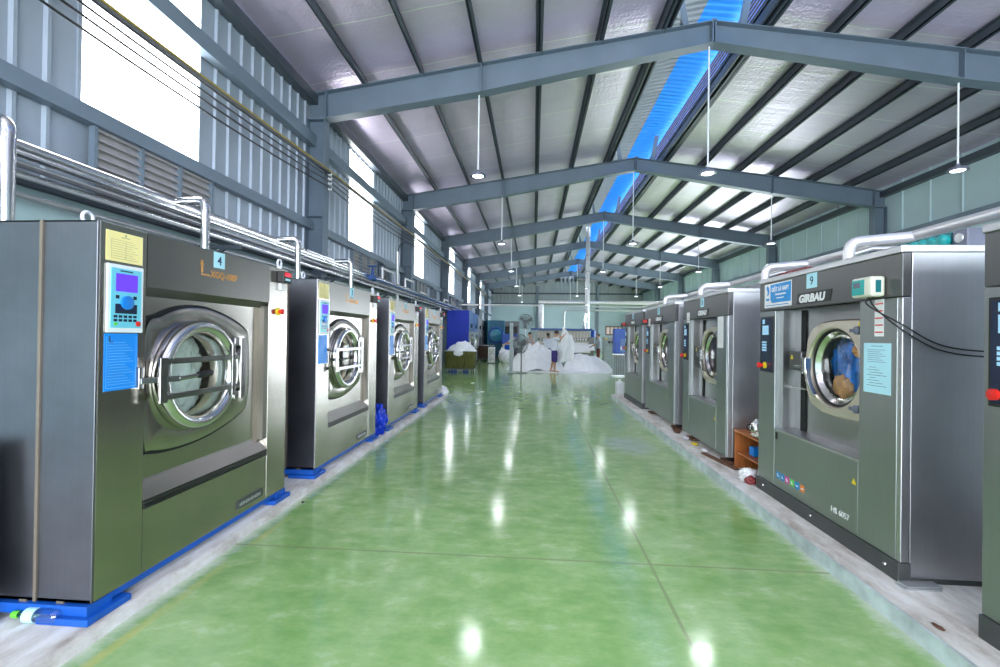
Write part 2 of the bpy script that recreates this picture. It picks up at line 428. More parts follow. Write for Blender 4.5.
# ------------------------------------------------------------------ mesh helpers
class MB:
    def __init__(s):
        s.v, s.f = [], []
    def add(s, vs, fs):
        k = len(s.v)
        s.v += [tuple(v) for v in vs]
        s.f += [tuple(i + k for i in f) for f in fs]
        return s
    def box(s, x0, x1, y0, y1, z0, z1):
        return s.add([(x0, y0, z0), (x1, y0, z0), (x1, y1, z0), (x0, y1, z0), (x0, y0, z1), (x1, y0, z1), (x1, y1, z1), (x0, y1, z1)],
                     [(3, 2, 1, 0), (4, 5, 6, 7), (0, 1, 5, 4), (1, 2, 6, 5), (2, 3, 7, 6), (3, 0, 4, 7)])
    def prism(s, poly, a0, a1, axis='x'):
        """polygon extruded along an axis; poly coords are the other two axes in xyz order"""
        n = len(poly)
        def P(a, p):
            return {'x': (a, p[0], p[1]), 'y': (p[0], a, p[1]), 'z': (p[0], p[1], a)}[axis]
        vs = [P(a0, p) for p in poly] + [P(a1, p) for p in poly]
        fs = [tuple(range(n)), tuple(range(2 * n - 1, n - 1, -1))]
        fs += [(i + n, (i + 1) % n + n, (i + 1) % n, i) for i in range(n)]
        return s.add(vs, fs)
    def bar(s, p, q, wd, ht=None, up=(0, 0, 1)):
        p, q = Vector(p), Vector(q)
        ht = ht or wd
        d = (q - p).normalized()
        u = Vector(up)
        if abs(d.dot(u)) > 0.98:
            u = Vector((1, 0, 0))
        a = d.cross(u).normalized()
        b_ = a.cross(d).normalized()
        vs = []
        for e in (p, q):
            for i, j in ((-1, -1), (1, -1), (1, 1), (-1, 1)):
                vs.append(e + a * (i * wd / 2) + b_ * (j * ht / 2))
        return s.add(vs, [(0, 1, 2, 3), (7, 6, 5, 4), (0, 4, 5, 1), (1, 5, 6, 2), (2, 6, 7, 3), (3, 7, 4, 0)])
    def tube(s, pts, r, n=10, cap=True):
        pts = [Vector(p) for p in pts]
        rs = r if isinstance(r, (list, tuple)) else [r] * len(pts)
        base = len(s.v)
        d0 = (pts[1] - pts[0]).normalized()
        a = d0.cross(Vector((0, 0, 1)))
        if a.length < 0.1:
            a = d0.cross(Vector((0, 1, 0)))
        a.normalize()
        for i, p in enumerate(pts):
            if i == 0:
                t = pts[1] - p
            elif i == len(pts) - 1:
                t = p - pts[i - 1]
            else:
                t = (pts[i + 1] - p).normalized() + (p - pts[i - 1]).normalized()
            t.normalize()
            a = (a - t * a.dot(t)).normalized()
            b_ = t.cross(a)
            for k in range(n):
                th = 2 * PI * k / n
                s.v.append(tuple(p + (a * math.cos(th) + b_ * math.sin(th)) * rs[i]))
        for i in range(len(pts) - 1):
            for k in range(n):
                k2 = (k + 1) % n
                s.f.append((base + i * n + k, base + i * n + k2, base + (i + 1) * n + k2, base + (i + 1) * n + k))
        if cap:
            s.f.append(tuple(base + k for k in range(n))[::-1])
            s.f.append(tuple(base + (len(pts) - 1) * n + k for k in range(n)))
        return s
    def lathe(s, prof, c=(0, 0, 0), axis='x', n=48, close=False):
        """profile [(along, radius)] spun about an axis through c"""
        base = len(s.v)
        for a, r in prof:
            for k in range(n):
                th = 2 * PI * k / n
                ct, st = math.cos(th) * r, math.sin(th) * r
                s.v.append({'x': (c[0] + a, c[1] + ct, c[2] + st), 'y': (c[0] + ct, c[1] + a, c[2] + st), 'z': (c[0] + ct, c[1] + st, c[2] + a)}[axis])
        m = len(prof)
        for i in range(m - 1 + (1 if close else 0)):
            j = (i + 1) % m
            for k in range(n):
                k2 = (k + 1) % n
                s.f.append((base + i * n + k, base + i * n + k2, base + j * n + k2, base + j * n + k))
        return s
    def ball(s, c, r, n=12, sc=(1, 1, 1)):
        m = max(5, n // 2)
        prof_n = m
        base = len(s.v)
        for i in range(1, prof_n):
            ph = PI * i / prof_n
            for k in range(n):
                th = 2 * PI * k / n
                s.v.append((c[0] + r * sc[0] * math.sin(ph) * math.cos(th), c[1] + r * sc[1] * math.sin(ph) * math.sin(th), c[2] + r * sc[2] * math.cos(ph)))
        t = len(s.v)
        s.v.append((c[0], c[1], c[2] + r * sc[2]))
        s.v.append((c[0], c[1], c[2] - r * sc[2]))
        for i in range(prof_n - 2):
            for k in range(n):
                k2 = (k + 1) % n
                s.f.append((base + i * n + k, base + (i + 1) * n + k, base + (i + 1) * n + k2, base + i * n + k2))
        for k in range(n):
            k2 = (k + 1) % n
            s.f.append((t, base + k, base + k2))
            s.f.append((t + 1, base + (prof_n - 2) * n + k2, base + (prof_n - 2) * n + k))
        return s
    def plate_hole(s, outer, c, r, d0, d1, n=96):
        """plate in the y-z plane between x=d0 and x=d1 with a round hole; outer(angle)->(y,z)"""
        angs = [2 * PI * k / n for k in range(n)]
        vs = []
        for d in (d0, d1):
            for a in angs:
                vs.append((d, *outer(a)))
            for a in angs:
                vs.append((d, c[0] + r * math.cos(a), c[1] + r * math.sin(a)))
        fs = []
        for k in range(n):
            k2 = (k + 1) % n
            fs.append((2 * n + k, 2 * n + k2, 3 * n + k2, 3 * n + k))
            fs.append((k, n + k, n + k2, k2))
            fs.append((k, k2, 2 * n + k2, 2 * n + k))
            fs.append((n + k, 3 * n + k, 3 * n + k2, n + k2))
        return s.add(vs, fs)
    def mesh(s, name, smooth=None):
        me = bpy.data.meshes.new(name)
        me.from_pydata(s.v, [], s.f)
        bm = bmesh.new()
        bm.from_mesh(me)
        bmesh.ops.recalc_face_normals(bm, faces=bm.faces)
        bm.to_mesh(me)
        bm.free()
        if smooth:
            me.shade_smooth()
            me.set_sharp_from_angle(angle=math.radians(smooth))
        return me

def obj(name, mb, mat, parent=None, smooth=None, bevel=0, label=None, loc=None, rot=None):
    me = mb if isinstance(mb, bpy.types.Mesh) else mb.mesh(name, smooth)
    me.materials.clear()
    me.materials.append(M[mat] if isinstance(mat, str) else mat)
    o = bpy.data.objects.new(name, me)
    COL.objects.link(o)
    if parent is not None:
        o.parent = parent
    if loc:
        o.location = loc
    if rot:
        o.rotation_euler = rot
    if bevel:
        b = o.modifiers.new('bevel', 'BEVEL')
        b.width = bevel
        b.segments = 2
        b.limit_method = 'ANGLE'
        b.angle_limit = math.radians(40)
    if label:
        o['label'] = label
    return o

def tag(o, label, cat, group=None, kind=None):
    o['label'] = label
    o['category'] = cat
    if group:
        o['group'] = group
    if kind:
        o['kind'] = kind
    return o

def thing(name, label, cat, loc=(0, 0, 0), rotz=0, group=None):
    o = bpy.data.objects.new(name, None)
    COL.objects.link(o)
    o.empty_display_size = 0.2
    o.location = loc
    o.rotation_euler = (0, 0, rotz)
    return tag(o, label, cat, group)

def struct(name, mb, mat, parent=None, **kw):
    o = obj(name, mb, mat, parent, **kw)
    if parent is None:
        o['kind'] = 'structure'
    return o

def text_mb(s, size, origin, right=(0, 1, 0), up=(0, 0, 1), extrude=0.001, squeeze=1.0, shear=0.0, bold=0.0, align='LEFT'):
    cu = bpy.data.curves.new('t', 'FONT')
    cu.body = s
    cu.size = size
    cu.extrude = extrude
    cu.offset = bold
    cu.shear = shear
    cu.align_x = align
    cu.resolution_u = 3
    to = bpy.data.objects.new('t', cu)
    COL.objects.link(to)
    bpy.context.view_layer.update()
    me = bpy.data.meshes.new_from_object(to)
    R, U = Vector(right), Vector(up)
    Nn = R.cross(U)
    O = Vector(origin)
    mb = MB()
    mb.add([O + R * (v.co.x * squeeze) + U * v.co.y + Nn * v.co.z for v in me.vertices], [tuple(p.vertices) for p in me.polygons])
    bpy.data.objects.remove(to)
    bpy.data.curves.remove(cu)
    bpy.data.meshes.remove(me)
    return mb

def smooth_poly(pts, sub=6):
    n = len(pts)
    out = []
    for i in range(n):
        p0, p1, p2, p3 = [Vector(pts[(i + k - 1) % n]) for k in range(4)]
        for j in range(sub):
            t = j / sub
            out.append(tuple(0.5 * ((2 * p1) + (p2 - p0) * t + (2 * p0 - 5 * p1 + 4 * p2 - p3) * t * t + (3 * p1 - p0 - 3 * p2 + p3) * t ** 3)))
    return out

def poly_at(poly, c):
    """returns f(angle) giving the point where a ray from c leaves the polygon"""
    def f(a):
        d = (math.cos(a), math.sin(a))
        best = None
        n = len(poly)
        for i in range(n):
            x1, y1 = poly[i][0] - c[0], poly[i][1] - c[1]
            x2, y2 = poly[(i + 1) % n][0] - c[0], poly[(i + 1) % n][1] - c[1]
            ex, ey = x2 - x1, y2 - y1
            den = d[0] * ey - d[1] * ex
            if abs(den) < 1e-12:
                continue
            t = (x1 * ey - y1 * ex) / den
            u = (x1 * d[1] - y1 * d[0]) / den
            if t > 0 and -1e-9 <= u <= 1 + 1e-9 and (best is None or t < best):
                best = t
        best = best or 0.1
        return (c[0] + d[0] * best, c[1] + d[1] * best)
    return f

def crumple(c, r, sc=(1, 1, 1), amp=0.25, freq=3.0, sub=4, seed=0.0):
    bm = bmesh.new()
    bmesh.ops.create_icosphere(bm, subdivisions=sub, radius=1)
    for v in bm.verts:
        p = v.co.copy()
        k = noise.fractal(p * freq + Vector((seed, seed * 2, 0)), 0.8, 2.1, 5)
        q = 1 - abs(noise.noise(p * freq * 1.7 + Vector((seed, 5, 1))))
        v.co = p * (1 + amp * k + amp * 0.5 * (q - 0.7))
    mb = MB()
    mb.add([(c[0] + v.co.x * r * sc[0], c[1] + v.co.y * r * sc[1], c[2] + v.co.z * r * sc[2]) for v in bm.verts], [tuple(v.index for v in f.verts) for f in bm.faces])
    bm.free()
    return mb

# ------------------------------------------------------------------ the hall
YB, YE = -7.0, 51.5
XL, XR, XC = -4.85, 11.8, 3.5
FR = [2.47 + 7 * k for k in range(-1, 7)]          # portal frames
def ztop(x):                                        # top of the rafters
    return 6.53 + 1.27 * (x - XL) / (XC - XL) if x < XC else 7.80 - 1.27 * (x - XC) / (XR - XC)

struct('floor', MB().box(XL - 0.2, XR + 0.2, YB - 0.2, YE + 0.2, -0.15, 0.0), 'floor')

def plinth(name, x0, x1, edge, h, y0, y1):
    # raised concrete strip with a slightly uneven front edge
    mb = MB()
    n = 90
    ys = [y0 + (y1 - y0) * i / n for i in range(n + 1)]
    rows = []
    for y in ys:
        j = 0.018 * noise.noise(Vector((edge, y * 2.3, 0))) + 0.008 * noise.noise(Vector((edge, y * 11, 3)))
        s_ = 1 if edge > 0 else -1
        e = edge + j
        back = x1 if edge > 0 else x0
        rows.append([(back, y, 0), (back, y, h), (e + s_ * 0.02, y, h), (e + s_ * 0.004, y, h - 0.014), (e, y, h * 0.5), (e - s_ * 0.012, y, 0)])
    m = 6
    vs = [p for r in rows for p in r]
    fs = []
    for i in range(n):
        for k in range(m):
            k2 = (k + 1) % m
            fs.append((i * m + k, i * m + k2, (i + 1) * m + k2, (i + 1) * m + k))
    fs.append(tuple(range(m)))
    fs.append(tuple(n * m + k for k in range(m)))
    mb.add(vs, fs)
    return struct(name, mb, 'plinth', smooth=50)
plinth('plinth_left', -4.75, -2.1, -2.1, 0.06, -2.0, 11.35)
plinth('plinth_right', 1.95, 3.95, 1.95, 0.10, -2.0, 11.6)

def corr_y(x, y0, y1, z0, z1, t=1, pitch=0.3):
    """ribbed sheet in the y-z plane at x, ribs towards the room by t"""
    mb = MB()
    pts = [(x, y0)]
    y = math.ceil(y0 / pitch) * pitch
    while y < y1 - 0.06:
        if y > y0 + 0.05:
            pts += [(x, y - 0.035), (x + 0.035 * t, y - 0.018), (x + 0.035 * t, y + 0.018), (x, y + 0.035)]
        y += pitch
    pts.append((x, y1))
    back = [(x - 0.03 * t, y1), (x - 0.03 * t, y0)]
    mb.prism(pts + back, z0, z1, 'z')
    return mb

WINS = [(4.52, 6.28), (11.6, 13.4), (18.2, 19.75), (25.8, 27.4), (32.8, 34.4), (39.9, 41.5), (-2.6, -0.8)]
WINS.sort()
ZW0, ZW1 = 3.86, 6.32
# left wall: sheeting around the windows and louvres
mb = MB()
yy = YB
for a, b in WINS:
    mb.add(*(lambda q: (q.v, q.f))(corr_y(XL, yy, a, 2.80, 6.80)))
    mb.add(*(lambda q: (q.v, q.f))(corr_y(XL, a, b, ZW1, 6.80)))
    mb.add(*(lambda q: (q.v, q.f))(corr_y(XL, a, b, 2.80, ZW0)))
    yy = b
mb.add(*(lambda q: (q.v, q.f))(corr_y(XL, yy, YE, 2.80, 6.80)))
struct('wall_left', mb, 'sheet')
struct('trim_40', MB().box(1.925, 1.945, -2.0, 11.6, 0, 0.092), 'kerb_paint')
struct('wall_left_masonry', MB().box(-5.05, -4.78, YB, YE, 0, 2.84), 'teal_low', bevel=0.01)
struct('trim_1', MB().box(-4.84, -4.70, YB, YE, 2.84, 2.90), 'frame_dark')
struct('trim_2', MB().box(-4.82, -4.69, YB, YE, 3.70, 3.87), 'girt')
struct('trim_3', MB().box(-4.82, -4.66, YB, YE, 5.46, 5.70), 'girt')
struct('trim_4', MB().box(-4.84, -4.64, YB, YE, 6.36, 6.56), 'frame_dark')
for i, (a, b) in enumerate(WINS):
    wn = struct('window_%d' % (i + 1), MB().box(-4.90, -4.87, a, b, ZW0, ZW1), 'pane')
    fr = MB()
    for yq in (a, b):
        fr.box(-4.87, -4.83, yq - 0.02, yq + 0.02, ZW0, ZW1)
    fr.box(-4.87, -4.83, a, b, ZW0 - 0.02, ZW0 + 0.02)
    obj('window_frame', fr, 'sheet', wn)
    if a > 0 or True:
        lv = thing('louvre_vent', 'grey three-bay louvre vent below the %s tall window on the left wall' % (['camera-side', 'nearest', 'second', 'third', 'fourth', 'fifth', 'sixth'][i]), 'vent', (-4.80, a + 0.1, 2.94), 0, 'louvre vents of the left wall')
        W = 1.80
        f = MB()
        for k in range(4):
            f.box(0, 0.07, k * W / 3 - 0.02, k * W / 3 + 0.02, 0, 0.80)
        f.box(0, 0.07, -0.02, W + 0.02, 0.78, 0.82).box(0, 0.07, -0.02, W + 0.02, -0.02, 0.02)
        obj('vent_frame', f, 'girt', lv)
        for k in range(3):
            s_ = MB()
            for j in range(8):
                z = 0.05 + j * 0.095
                s_.prism([(0.005, z + 0.075), (0.012, z + 0.08), (0.065, z + 0.005), (0.058, z)], k * W / 3 + 0.02, (k + 1) * W / 3 - 0.02, 'y')
            s_.box(-0.012, 0.0, k * W / 3 + 0.02, (k + 1) * W / 3 - 0.02, 0.02, 0.78)
            obj('louvre_panel', s_, 'louver', lv)
# right wall
mb = corr_y(XR, YB, 24.2, 0, 6.80, -1, 1.05)
for a_, b_, z_ in ((44.0, YE, 0), (24.2, 44.0, 4.0)):  # wall pieces around the added opening, unseen behind the washers
    q_ = corr_y(XR, a_, b_, z_, 6.80, -1, 1.05)
    mb.add(q_.v, q_.f)
struct('wall_right', mb, 'teal_wall')
struct('trim_5', MB().box(XR - 0.16, XR - 0.03, YB, YE, 4.84, 5.06), 'girt')
struct('trim_6', MB().box(XR - 0.20, XR - 0.0, YB, YE, 6.36, 6.56), 'frame_dark')
# far gable wall: ribbed sheet above, teal wall below
poly = [(XL, 0), (XR, 0), (XR, 5.15), (XL, 5.15)]
struct('wall_back', MB().prism(poly, YE, YE + 0.2, 'y'), 'teal_wall')
g = MB()
pit = 0.44
x = XL
while x < XR - 0.05:
    x2 = min(XR, x + pit)
    zt0, zt1 = ztop(x) + 0.26, ztop(x2) + 0.26
    g.prism([(x, 5.15), (x + 0.22, 5.15), (x + 0.22, zt1), (x, zt0)], YE, YE + 0.03, 'y')
    g.prism([(x + 0.22, 5.15), (x2, 5.15), (x2, zt1), (x + 0.22, zt1)], YE - 0.12, YE + 0.03, 'y')
    x = x2
struct('wall_back_sheeting', g, 'gable_sheet')
struct('trim_7', MB().box(XL, XR, YE - 0.18, YE - 0.07, 5.05, 5.2), 'frame')
struct('trim_8', MB().box(XL, XR, YE - 0.2, YE - 0.07, 6.2, 6.35), 'frame_dark')
struct('trim_9', MB().box(0.2, 0.45, YE - 0.3, YE - 0.02, 0, 7.1), 'frame')
struct('trim_10', MB().box(6.8, 7.05, YE - 0.3, YE - 0.02, 0, 7.1), 'frame')
wf = struct('window_8', MB().box(7.9, 9.65, YE - 0.03, YE - 0.01, 1.85, 2.65), 'pane_far')
f = MB()
for k in range(5):
    xx = 7.9 + k * 0.4375
    f.box(xx - 0.05, xx + 0.05, YE - 0.1, YE - 0.03, 1.8, 2.7)
f.box(7.85, 9.7, YE - 0.1, YE - 0.03, 2.62, 2.75).box(7.85, 9.7, YE - 0.1, YE - 0.03, 1.75, 1.88)
obj('window_frame', f, 'win_brown', wf)
# rear wall behind the camera, with the unseen entrance added for daylight
mb = MB()
mb.box(XL, -3.6, YB - 0.1, YB, 0, 6.5).box(10.4, XR, YB - 0.1, YB, 0, 6.5)
mb.prism([(XL, 5.4), (XR, 5.4), (XR, 6.7), (XC, 8.0), (XL, 6.7)], YB - 0.1, YB, 'y')
struct('wall_front', mb, 'sheet')

# roof: two slopes with a ridge opening and a raised monitor over it
OP = 0.85
def slope(x0, x1, name):
    mb = MB()
    z0, z1 = ztop(x0) + 0.21, ztop(x1) + 0.21
    mb.prism([(x0, z0), (x1, z1), (x1, z1 + 0.06), (x0, z0 + 0.06)], YB, YE, 'y')
    return struct(name, mb, 'foil')
slope(XL - 0.1, XC - OP, 'ceiling_left')
slope(XC + OP, XR + 0.1, 'ceiling_right')
mb = MB()
ze = ztop(XC - OP) + 0.2
struct('ridge_upstand_left', MB().box(XC - OP - 0.04, XC - OP, YB, YE, ze - 0.2, ze + 0.12), 'frame_dark')
struct('ridge_upstand_right', MB().box(XC + OP, XC + OP + 0.04, YB, YE, ze - 0.2, ze + 0.12), 'frame_dark')
# mesh sides of the monitor
def monitor_side(name, x):
    m_ = MB()
    z = ze + 0.12
    for k in range(5):
        m_.box(x - 0.012, x + 0.012, YB, YE, z + 0.02 + k * 0.095, z + 0.07 + k * 0.095)
    return struct(name, m_, 'maroon_dark')
M['maroon_dark'] = simple('brown_mesh', (0.045, 0.03, 0.028), 0.7)
monitor_side('ridge_louvre_left', XC - OP - 0.02)
monitor_side('ridge_louvre_right', XC + OP + 0.02)
zm = ze + 0.60
def corr_roof(x0, z0, x1, z1, mat, name):
    m_ = MB()
    y = YB
    p = 0.2
    vs, fs = [], []
    i = 0
    while y < YE:
        for dz in ((0, 0.0), (0.1, 0.0), (0.13, 0.035), (0.17, 0.035)):
            vs.append((x0, y + dz[0], z0 - dz[1]))
            vs.append((x1, y + dz[0], z1 - dz[1]))
        y += p
    n = len(vs) // 2
    top = [(v[0], v[1], v[2] + 0.05) for v in vs]
    m = len(vs)
    for k in range(n - 1):
        fs.append((2 * k, 2 * k + 1, 2 * k + 3, 2 * k + 2))
        fs.append((m + 2 * k, m + 2 * k + 2, m + 2 * k + 3, m + 2 * k + 1))
    m_.add(vs + top, fs)
    return struct(name, m_, mat)
corr_roof(XC - 1.2, zm, XC + 0.10, zm + 0.22, 'gable_sheet', 'ridge_cover_left')
corr_roof(XC + 0.10, zm + 0.22, XC + 1.45, zm + 0.06, 'pane_blue', 'ridge_cover_right')

struct('ridge_end_back', MB().box(XC - 1.2, XC + 1.4, YE, YE + 0.05, ze - 0.3, zm + 0.3), 'gable_sheet')
struct('ridge_end_front', MB().box(XC - 1.2, XC + 1.4, YB - 0.05, YB, ze - 0.3, zm + 0.3), 'gable_sheet')
# purlins
px = [XL + 0.35 + 1.22 * k for k in range(0, 7)] 
k_ = 11
for k in range(1, 7):
    for sgn in (-1, 1):
        xx = XC + sgn * (8.35 - 1.22 * k)
        if abs(xx - XC) < OP:
            continue
        z = ztop(xx)
        m_ = MB().box(xx - 0.012, xx + 0.012, YB, YE, z, z + 0.2).box(xx - 0.012, xx + 0.07, YB, YE, z, z + 0.02).box(xx - 0.07, xx + 0.012, YB, YE, z + 0.18, z + 0.2)
        struct('trim_%d' % k_, m_, 'frame_dark')
        k_ += 1
for sgn in (-1, 1):
    xx = XC + sgn * (OP + 0.16)
    z = ztop(xx)
    struct('trim_%d' % k_, MB().box(xx - 0.05, xx + 0.05, YB, YE, z, z + 0.2), 'frame_dark')
    k_ += 1

# portal frames
ORD = ['frame behind the camera', 'frame just ahead beside the camera', 'nearest full steel portal frame', 'second steel portal frame', 'third steel portal frame', 'fourth steel portal frame', 'fifth steel portal frame', 'farthest steel portal frame']
names_f = {2: 'nearest in view, spanning the top of the photo', 3: 'second from the camera', 4: 'third from the camera', 5: 'fourth from the camera', 6: 'fifth from the camera', 7: 'farthest, next to the end wall'}
def ibeam_frame(Y, i):
    t = thing('portal_frame', 'blue-grey steel portal frame, ' + names_f[i], 'steel frame', (0, Y, 0), 0, 'steel portal frames')
    for s_, xo, xi in ((-1, XL + 0.03, -4.45), (1, XR - 0.05, 11.37)):
        c = MB()
        a, b = min(xo, xi), max(xo, xi)
        c.box(a, b, -0.006, 0.006, 0, 6.02)
        for xx in (xo, xi):
            c.box(xx - 0.008, xx + 0.008, -0.13, 0.13, 0, 6.02)
        c.box(a, b, -0.12, 0.12, 3.96, 3.975).box(a - 0.0, b + 0.0, -0.13, 0.13, 6.0, 6.035)
        c.box(a - 0.02, b + 0.02, -0.16, 0.16, 0, 0.02)
        obj('column', c, 'frame', t)
        r = MB()
        sgn = s_
        def XX(d):                      # distance from the outer face towards the ridge
            return XL + d if sgn < 0 else XR - d
        tp = [(XX(d), ztop(XX(d))) for d in (0.03, 3.7, 8.35)]
        bt = [(XX(8.35), 7.38), (XX(3.7), ztop(XX(3.7)) - 0.58), (XX(0.42), 6.035), (XX(0.03), 6.035)]
        r.prism(tp + bt, -0.006, 0.006, 'y')
        for pa, pb in ((tp[0], tp[1]), (tp[1], tp[2]), (bt[0], bt[1]), (bt[1], bt[2])):
            r.bar((pa[0], 0, pa[1]), (pb[0], 0, pb[1]), 0.26, 0.016)
        # end plates and stiffeners
        r.box(XX(8.35) - 0.012, XX(8.35) + 0.012, -0.13, 0.13, 7.36, 7.84)
        r.box(XX(0.42) - 0.01, XX(0.42) + 0.01, -0.13, 0.13, 6.03, ztop(XX(0.42)))
        r.box(XX(3.7) - 0.01, XX(3.7) + 0.01, -0.13, 0.13, ztop(XX(3.7)) - 0.58, ztop(XX(3.7)))
        obj('rafter', r, 'frame', t)
        obj('monitor_post', MB().bar((XC + sgn * 0.55, 0, ztop(XC - 0.55)), (XC + sgn * 0.70, 0, zm + 0.10), 0.12, 0.12), 'frame', t)
    return t
for i, Y in enumerate(FR):
    if i >= 2:
        ibeam_frame(Y, i)

# hanging lamps
ROWN = {-1.2: 'left row', 3.42: 'middle row under the ridge', 8.09: 'right row'}
ORDN = ['nearest', 'second', 'third', 'fourth', 'fifth', 'sixth']
for X_, row in ROWN.items():
    for k in range(6 if X_ < 8 else 5):
        Y = 9.47 + 7 * k
        z = 4.80
        t = thing('hanging_lamp', 'round hanging lamp on a white rod, %s of the %s' % (ORDN[k], row), 'lamp', (X_, Y, z), 0, 'high-bay lamps')
        zt = ztop(X_) - (0.60 if abs(X_ - XC) > 4.5 else 0.44 + 0.16 * abs(X_ - XC) / 4.65)
        obj('rod', MB().tube([(0, 0, 0.13), (0, 0, zt - z - 0.0)], 0.016, 8), 'white', t, smooth=40)
        obj('lamp_housing', MB().lathe([(0.13, 0.0), (0.13, 0.035), (0.07, 0.05), (0.06, 0.13), (0.03, 0.165), (0.0, 0.165), (0.0, 0.12), (0.004, 0.118), (0.004, 0.0)], axis='z', n=28), 'slate', t, smooth=40)
        obj('diffuser', MB().lathe([(-0.012, 0.0), (-0.008, 0.08), (0.0, 0.112), (0.004, 0.112)], axis='z', n=28), 'lamp_face', t, smooth=40)
        area_light('lamp_light', (X_, Y, z - 0.02), (0, 0, 0), 0.32, 0.32, LAMP_W, (0.93, 0.97, 1.0), 'DISK')

# ------------------------------------------------------------------ left washers
def eye_bolt(parent, d, w, z):
    mb = MB()
    n = 20
    pts = [(d, w + 0.03 * math.cos(2 * PI * k / n), z + 0.055 + 0.03 * math.sin(2 * PI * k / n)) for k in range(n + 1)]
    mb.tube(pts, 0.009, 8)
    mb.lathe([(0, 0), (0, 0.022), (0.02, 0.022), (0.03, 0.01)], (d, w, z), 'z', 16)
    return obj('lifting_eye', mb, 'pale', parent, smooth=50)

LW, LH = 1.77, 1.99     # width along the row, top of the cabinet above the plinth
def left_washer(Y0, number, load, lbl, first=False):
    t = thing('washing_machine', lbl, 'washing machine', (-2.17, Y0, 0.06), 0, 'stainless washers on the left')
    zb, D = 0.085, 1.5
    # cabinet shell
    c = MB()
    c.box(-D, -0.30, 0, 0.012, zb, LH).box(-D, -0.30, LW - 0.012, LW, zb, LH)
    c.box(-0.29, 0.003, 0, 0.012, zb, LH).box(-0.29, 0.0, LW - 0.012, LW, zb, LH)
    c.box(-D, -0.29, 0.008, 0.014, zb, LH)
    c.box(-D, -D + 0.01, 0, LW, zb, LH).box(-D, 0, 0, LW, LH - 0.012, LH).box(-D, 0, 0, LW, zb, zb + 0.02)
    obj('cabinet', c, 'steel_side', t, bevel=0.003)
    obj('seam_strip', MB().box(-0.302, -0.286, -0.008, 0.0, zb, LH), 'cream_dull', t)
    obj('control_column', MB().box(-0.05, 0.004, 0.0125, 0.292, zb, LH), 'steel', t, bevel=0.004)
    obj('right_column', MB().box(-0.05, 0.004, 1.492, LW, zb, LH), 'steel', t, bevel=0.004)
    h = MB().prism([(0.004, LH), (-0.05, LH), (-0.05, 1.64), (-0.042, 1.64), (0.004, 1.688)], 0.296, 1.488, 'y')
    obj('header_panel', h, 'steel_head', t)
    obj('lower_panel', MB().box(-0.05, 0.002, 0.296, 1.488, zb, 0.445), 'steel', t, bevel=0.003)
    # ledge with rubber strip
    lg = MB().prism([(-0.05, 0.445), (0.001, 0.445), (0.004, 0.492), (0.001, 0.498), (-0.040, 0.585), (-0.05, 0.612)], 0.296, 1.488, 'y')
    obj('ledge', lg, 'steel', t)
    rb = MB()
    for q in range(3):
        rb.box(-0.01, 0.007, 0.30, 1.486, 0.440 + q * 0.018, 0.4545 + q * 0.018)
    obj('rubber_strip', rb, 'black', t, bevel=0.002)
    # recessed front with a round opening, and its returns
    cw, cz = 0.70, 1.165
    rect = [(0.296, 0.59), (1.488, 0.59), (1.488, 1.66), (0.296, 1.66)]
    rp = MB().plate_hole(poly_at(rect, (cw, cz)), (cw, cz), 0.30, -0.06, -0.045, 120)
    obj('recessed_panel', rp, 'steel', t)
    obj('side_return', MB().box(-0.06, 0.0, 1.432, 1.489, 0.58, 1.655), 'return_steel', t)
    out = [(0.30, 1.44), (0.42, 1.545), (0.60, 1.605), (0.80, 1.61), (0.98, 1.575), (1.12, 1.53), (1.235, 1.475), (1.28, 1.41), (1.30, 1.14), (1.285, 0.93), (1.24, 0.845), (1.05, 0.775), (0.80, 0.722), (0.55, 0.71), (0.36, 0.735), (0.302, 0.80)]
    o1 = smooth_poly(out)
    cc = (0.79, 1.16)
    def sc(poly, k):
        return [(cc[0] + (p[0] - cc[0]) * k, cc[1] + (p[1] - cc[1]) * k) for p in poly]
    o2 = sc(o1, 0.958)
    gk = MB().plate_hole(poly_at(o1, (cw, cz)), (cw, cz), 0.30, -0.046, -0.036, 120)
    obj('gasket', gk, 'slot', t)
    sp_ = MB()
    f2 = poly_at(o2, (cw, cz))
    f3 = poly_at(sc(o2, 0.97), (cw, cz))
    n = 120
    A = [2 * PI * k / n for k in range(n)]
    rings = [[(-0.036, *f2(a)) for a in A], [(-0.022, *f2(a)) for a in A], [(-0.016, *f3(a)) for a in A], [(-0.012, cw + 0.34 * math.cos(a), cz + 0.34 * math.sin(a)) for a in A], [(-0.03, cw + 0.30 * math.cos(a), cz + 0.30 * math.sin(a)) for a in A]]
    vs = [p for r in rings for p in r]
    fs = [(i * n + k, i * n + (k + 1) % n, (i + 1) * n + (k + 1) % n, (i + 1) * n + k) for i in range(len(rings) - 1) for k in range(n)]
    sp_.add(vs, fs)
    obj('door_surround', sp_, 'steel', t, smooth=40)
    # drum behind
    dr = MB().lathe([(0.0, 0.30), (-0.03, 0.275), (-0.085, 0.262), (-0.09, 0.27), (-0.095, 0.42), (-0.8, 0.42), (-0.8, 0.0)], (-0.02, cw, cz), 'x', 56)
    obj('drum', dr, 'drum', t, smooth=40)
    # door: ring, glass, bars, handle
    ring = MB().lathe([(-0.01, 0.345), (0.03, 0.348), (0.055, 0.335), (0.066, 0.315), (0.062, 0.292), (0.045, 0.272), (0.01, 0.262), (-0.05, 0.258), (-0.055, 0.27), (-0.01, 0.345)], (0.0, cw, cz), 'x', 72)
    door = obj('door', ring, 'steel_bright', t, smooth=50)
    obj('door_glass', MB().lathe([(0.015, 0.262), (0.030, 0.22), (0.042, 0.12), (0.046, 0.0)], (0, cw, cz), 'x', 48), 'glass', door, smooth=60)
    b = MB()
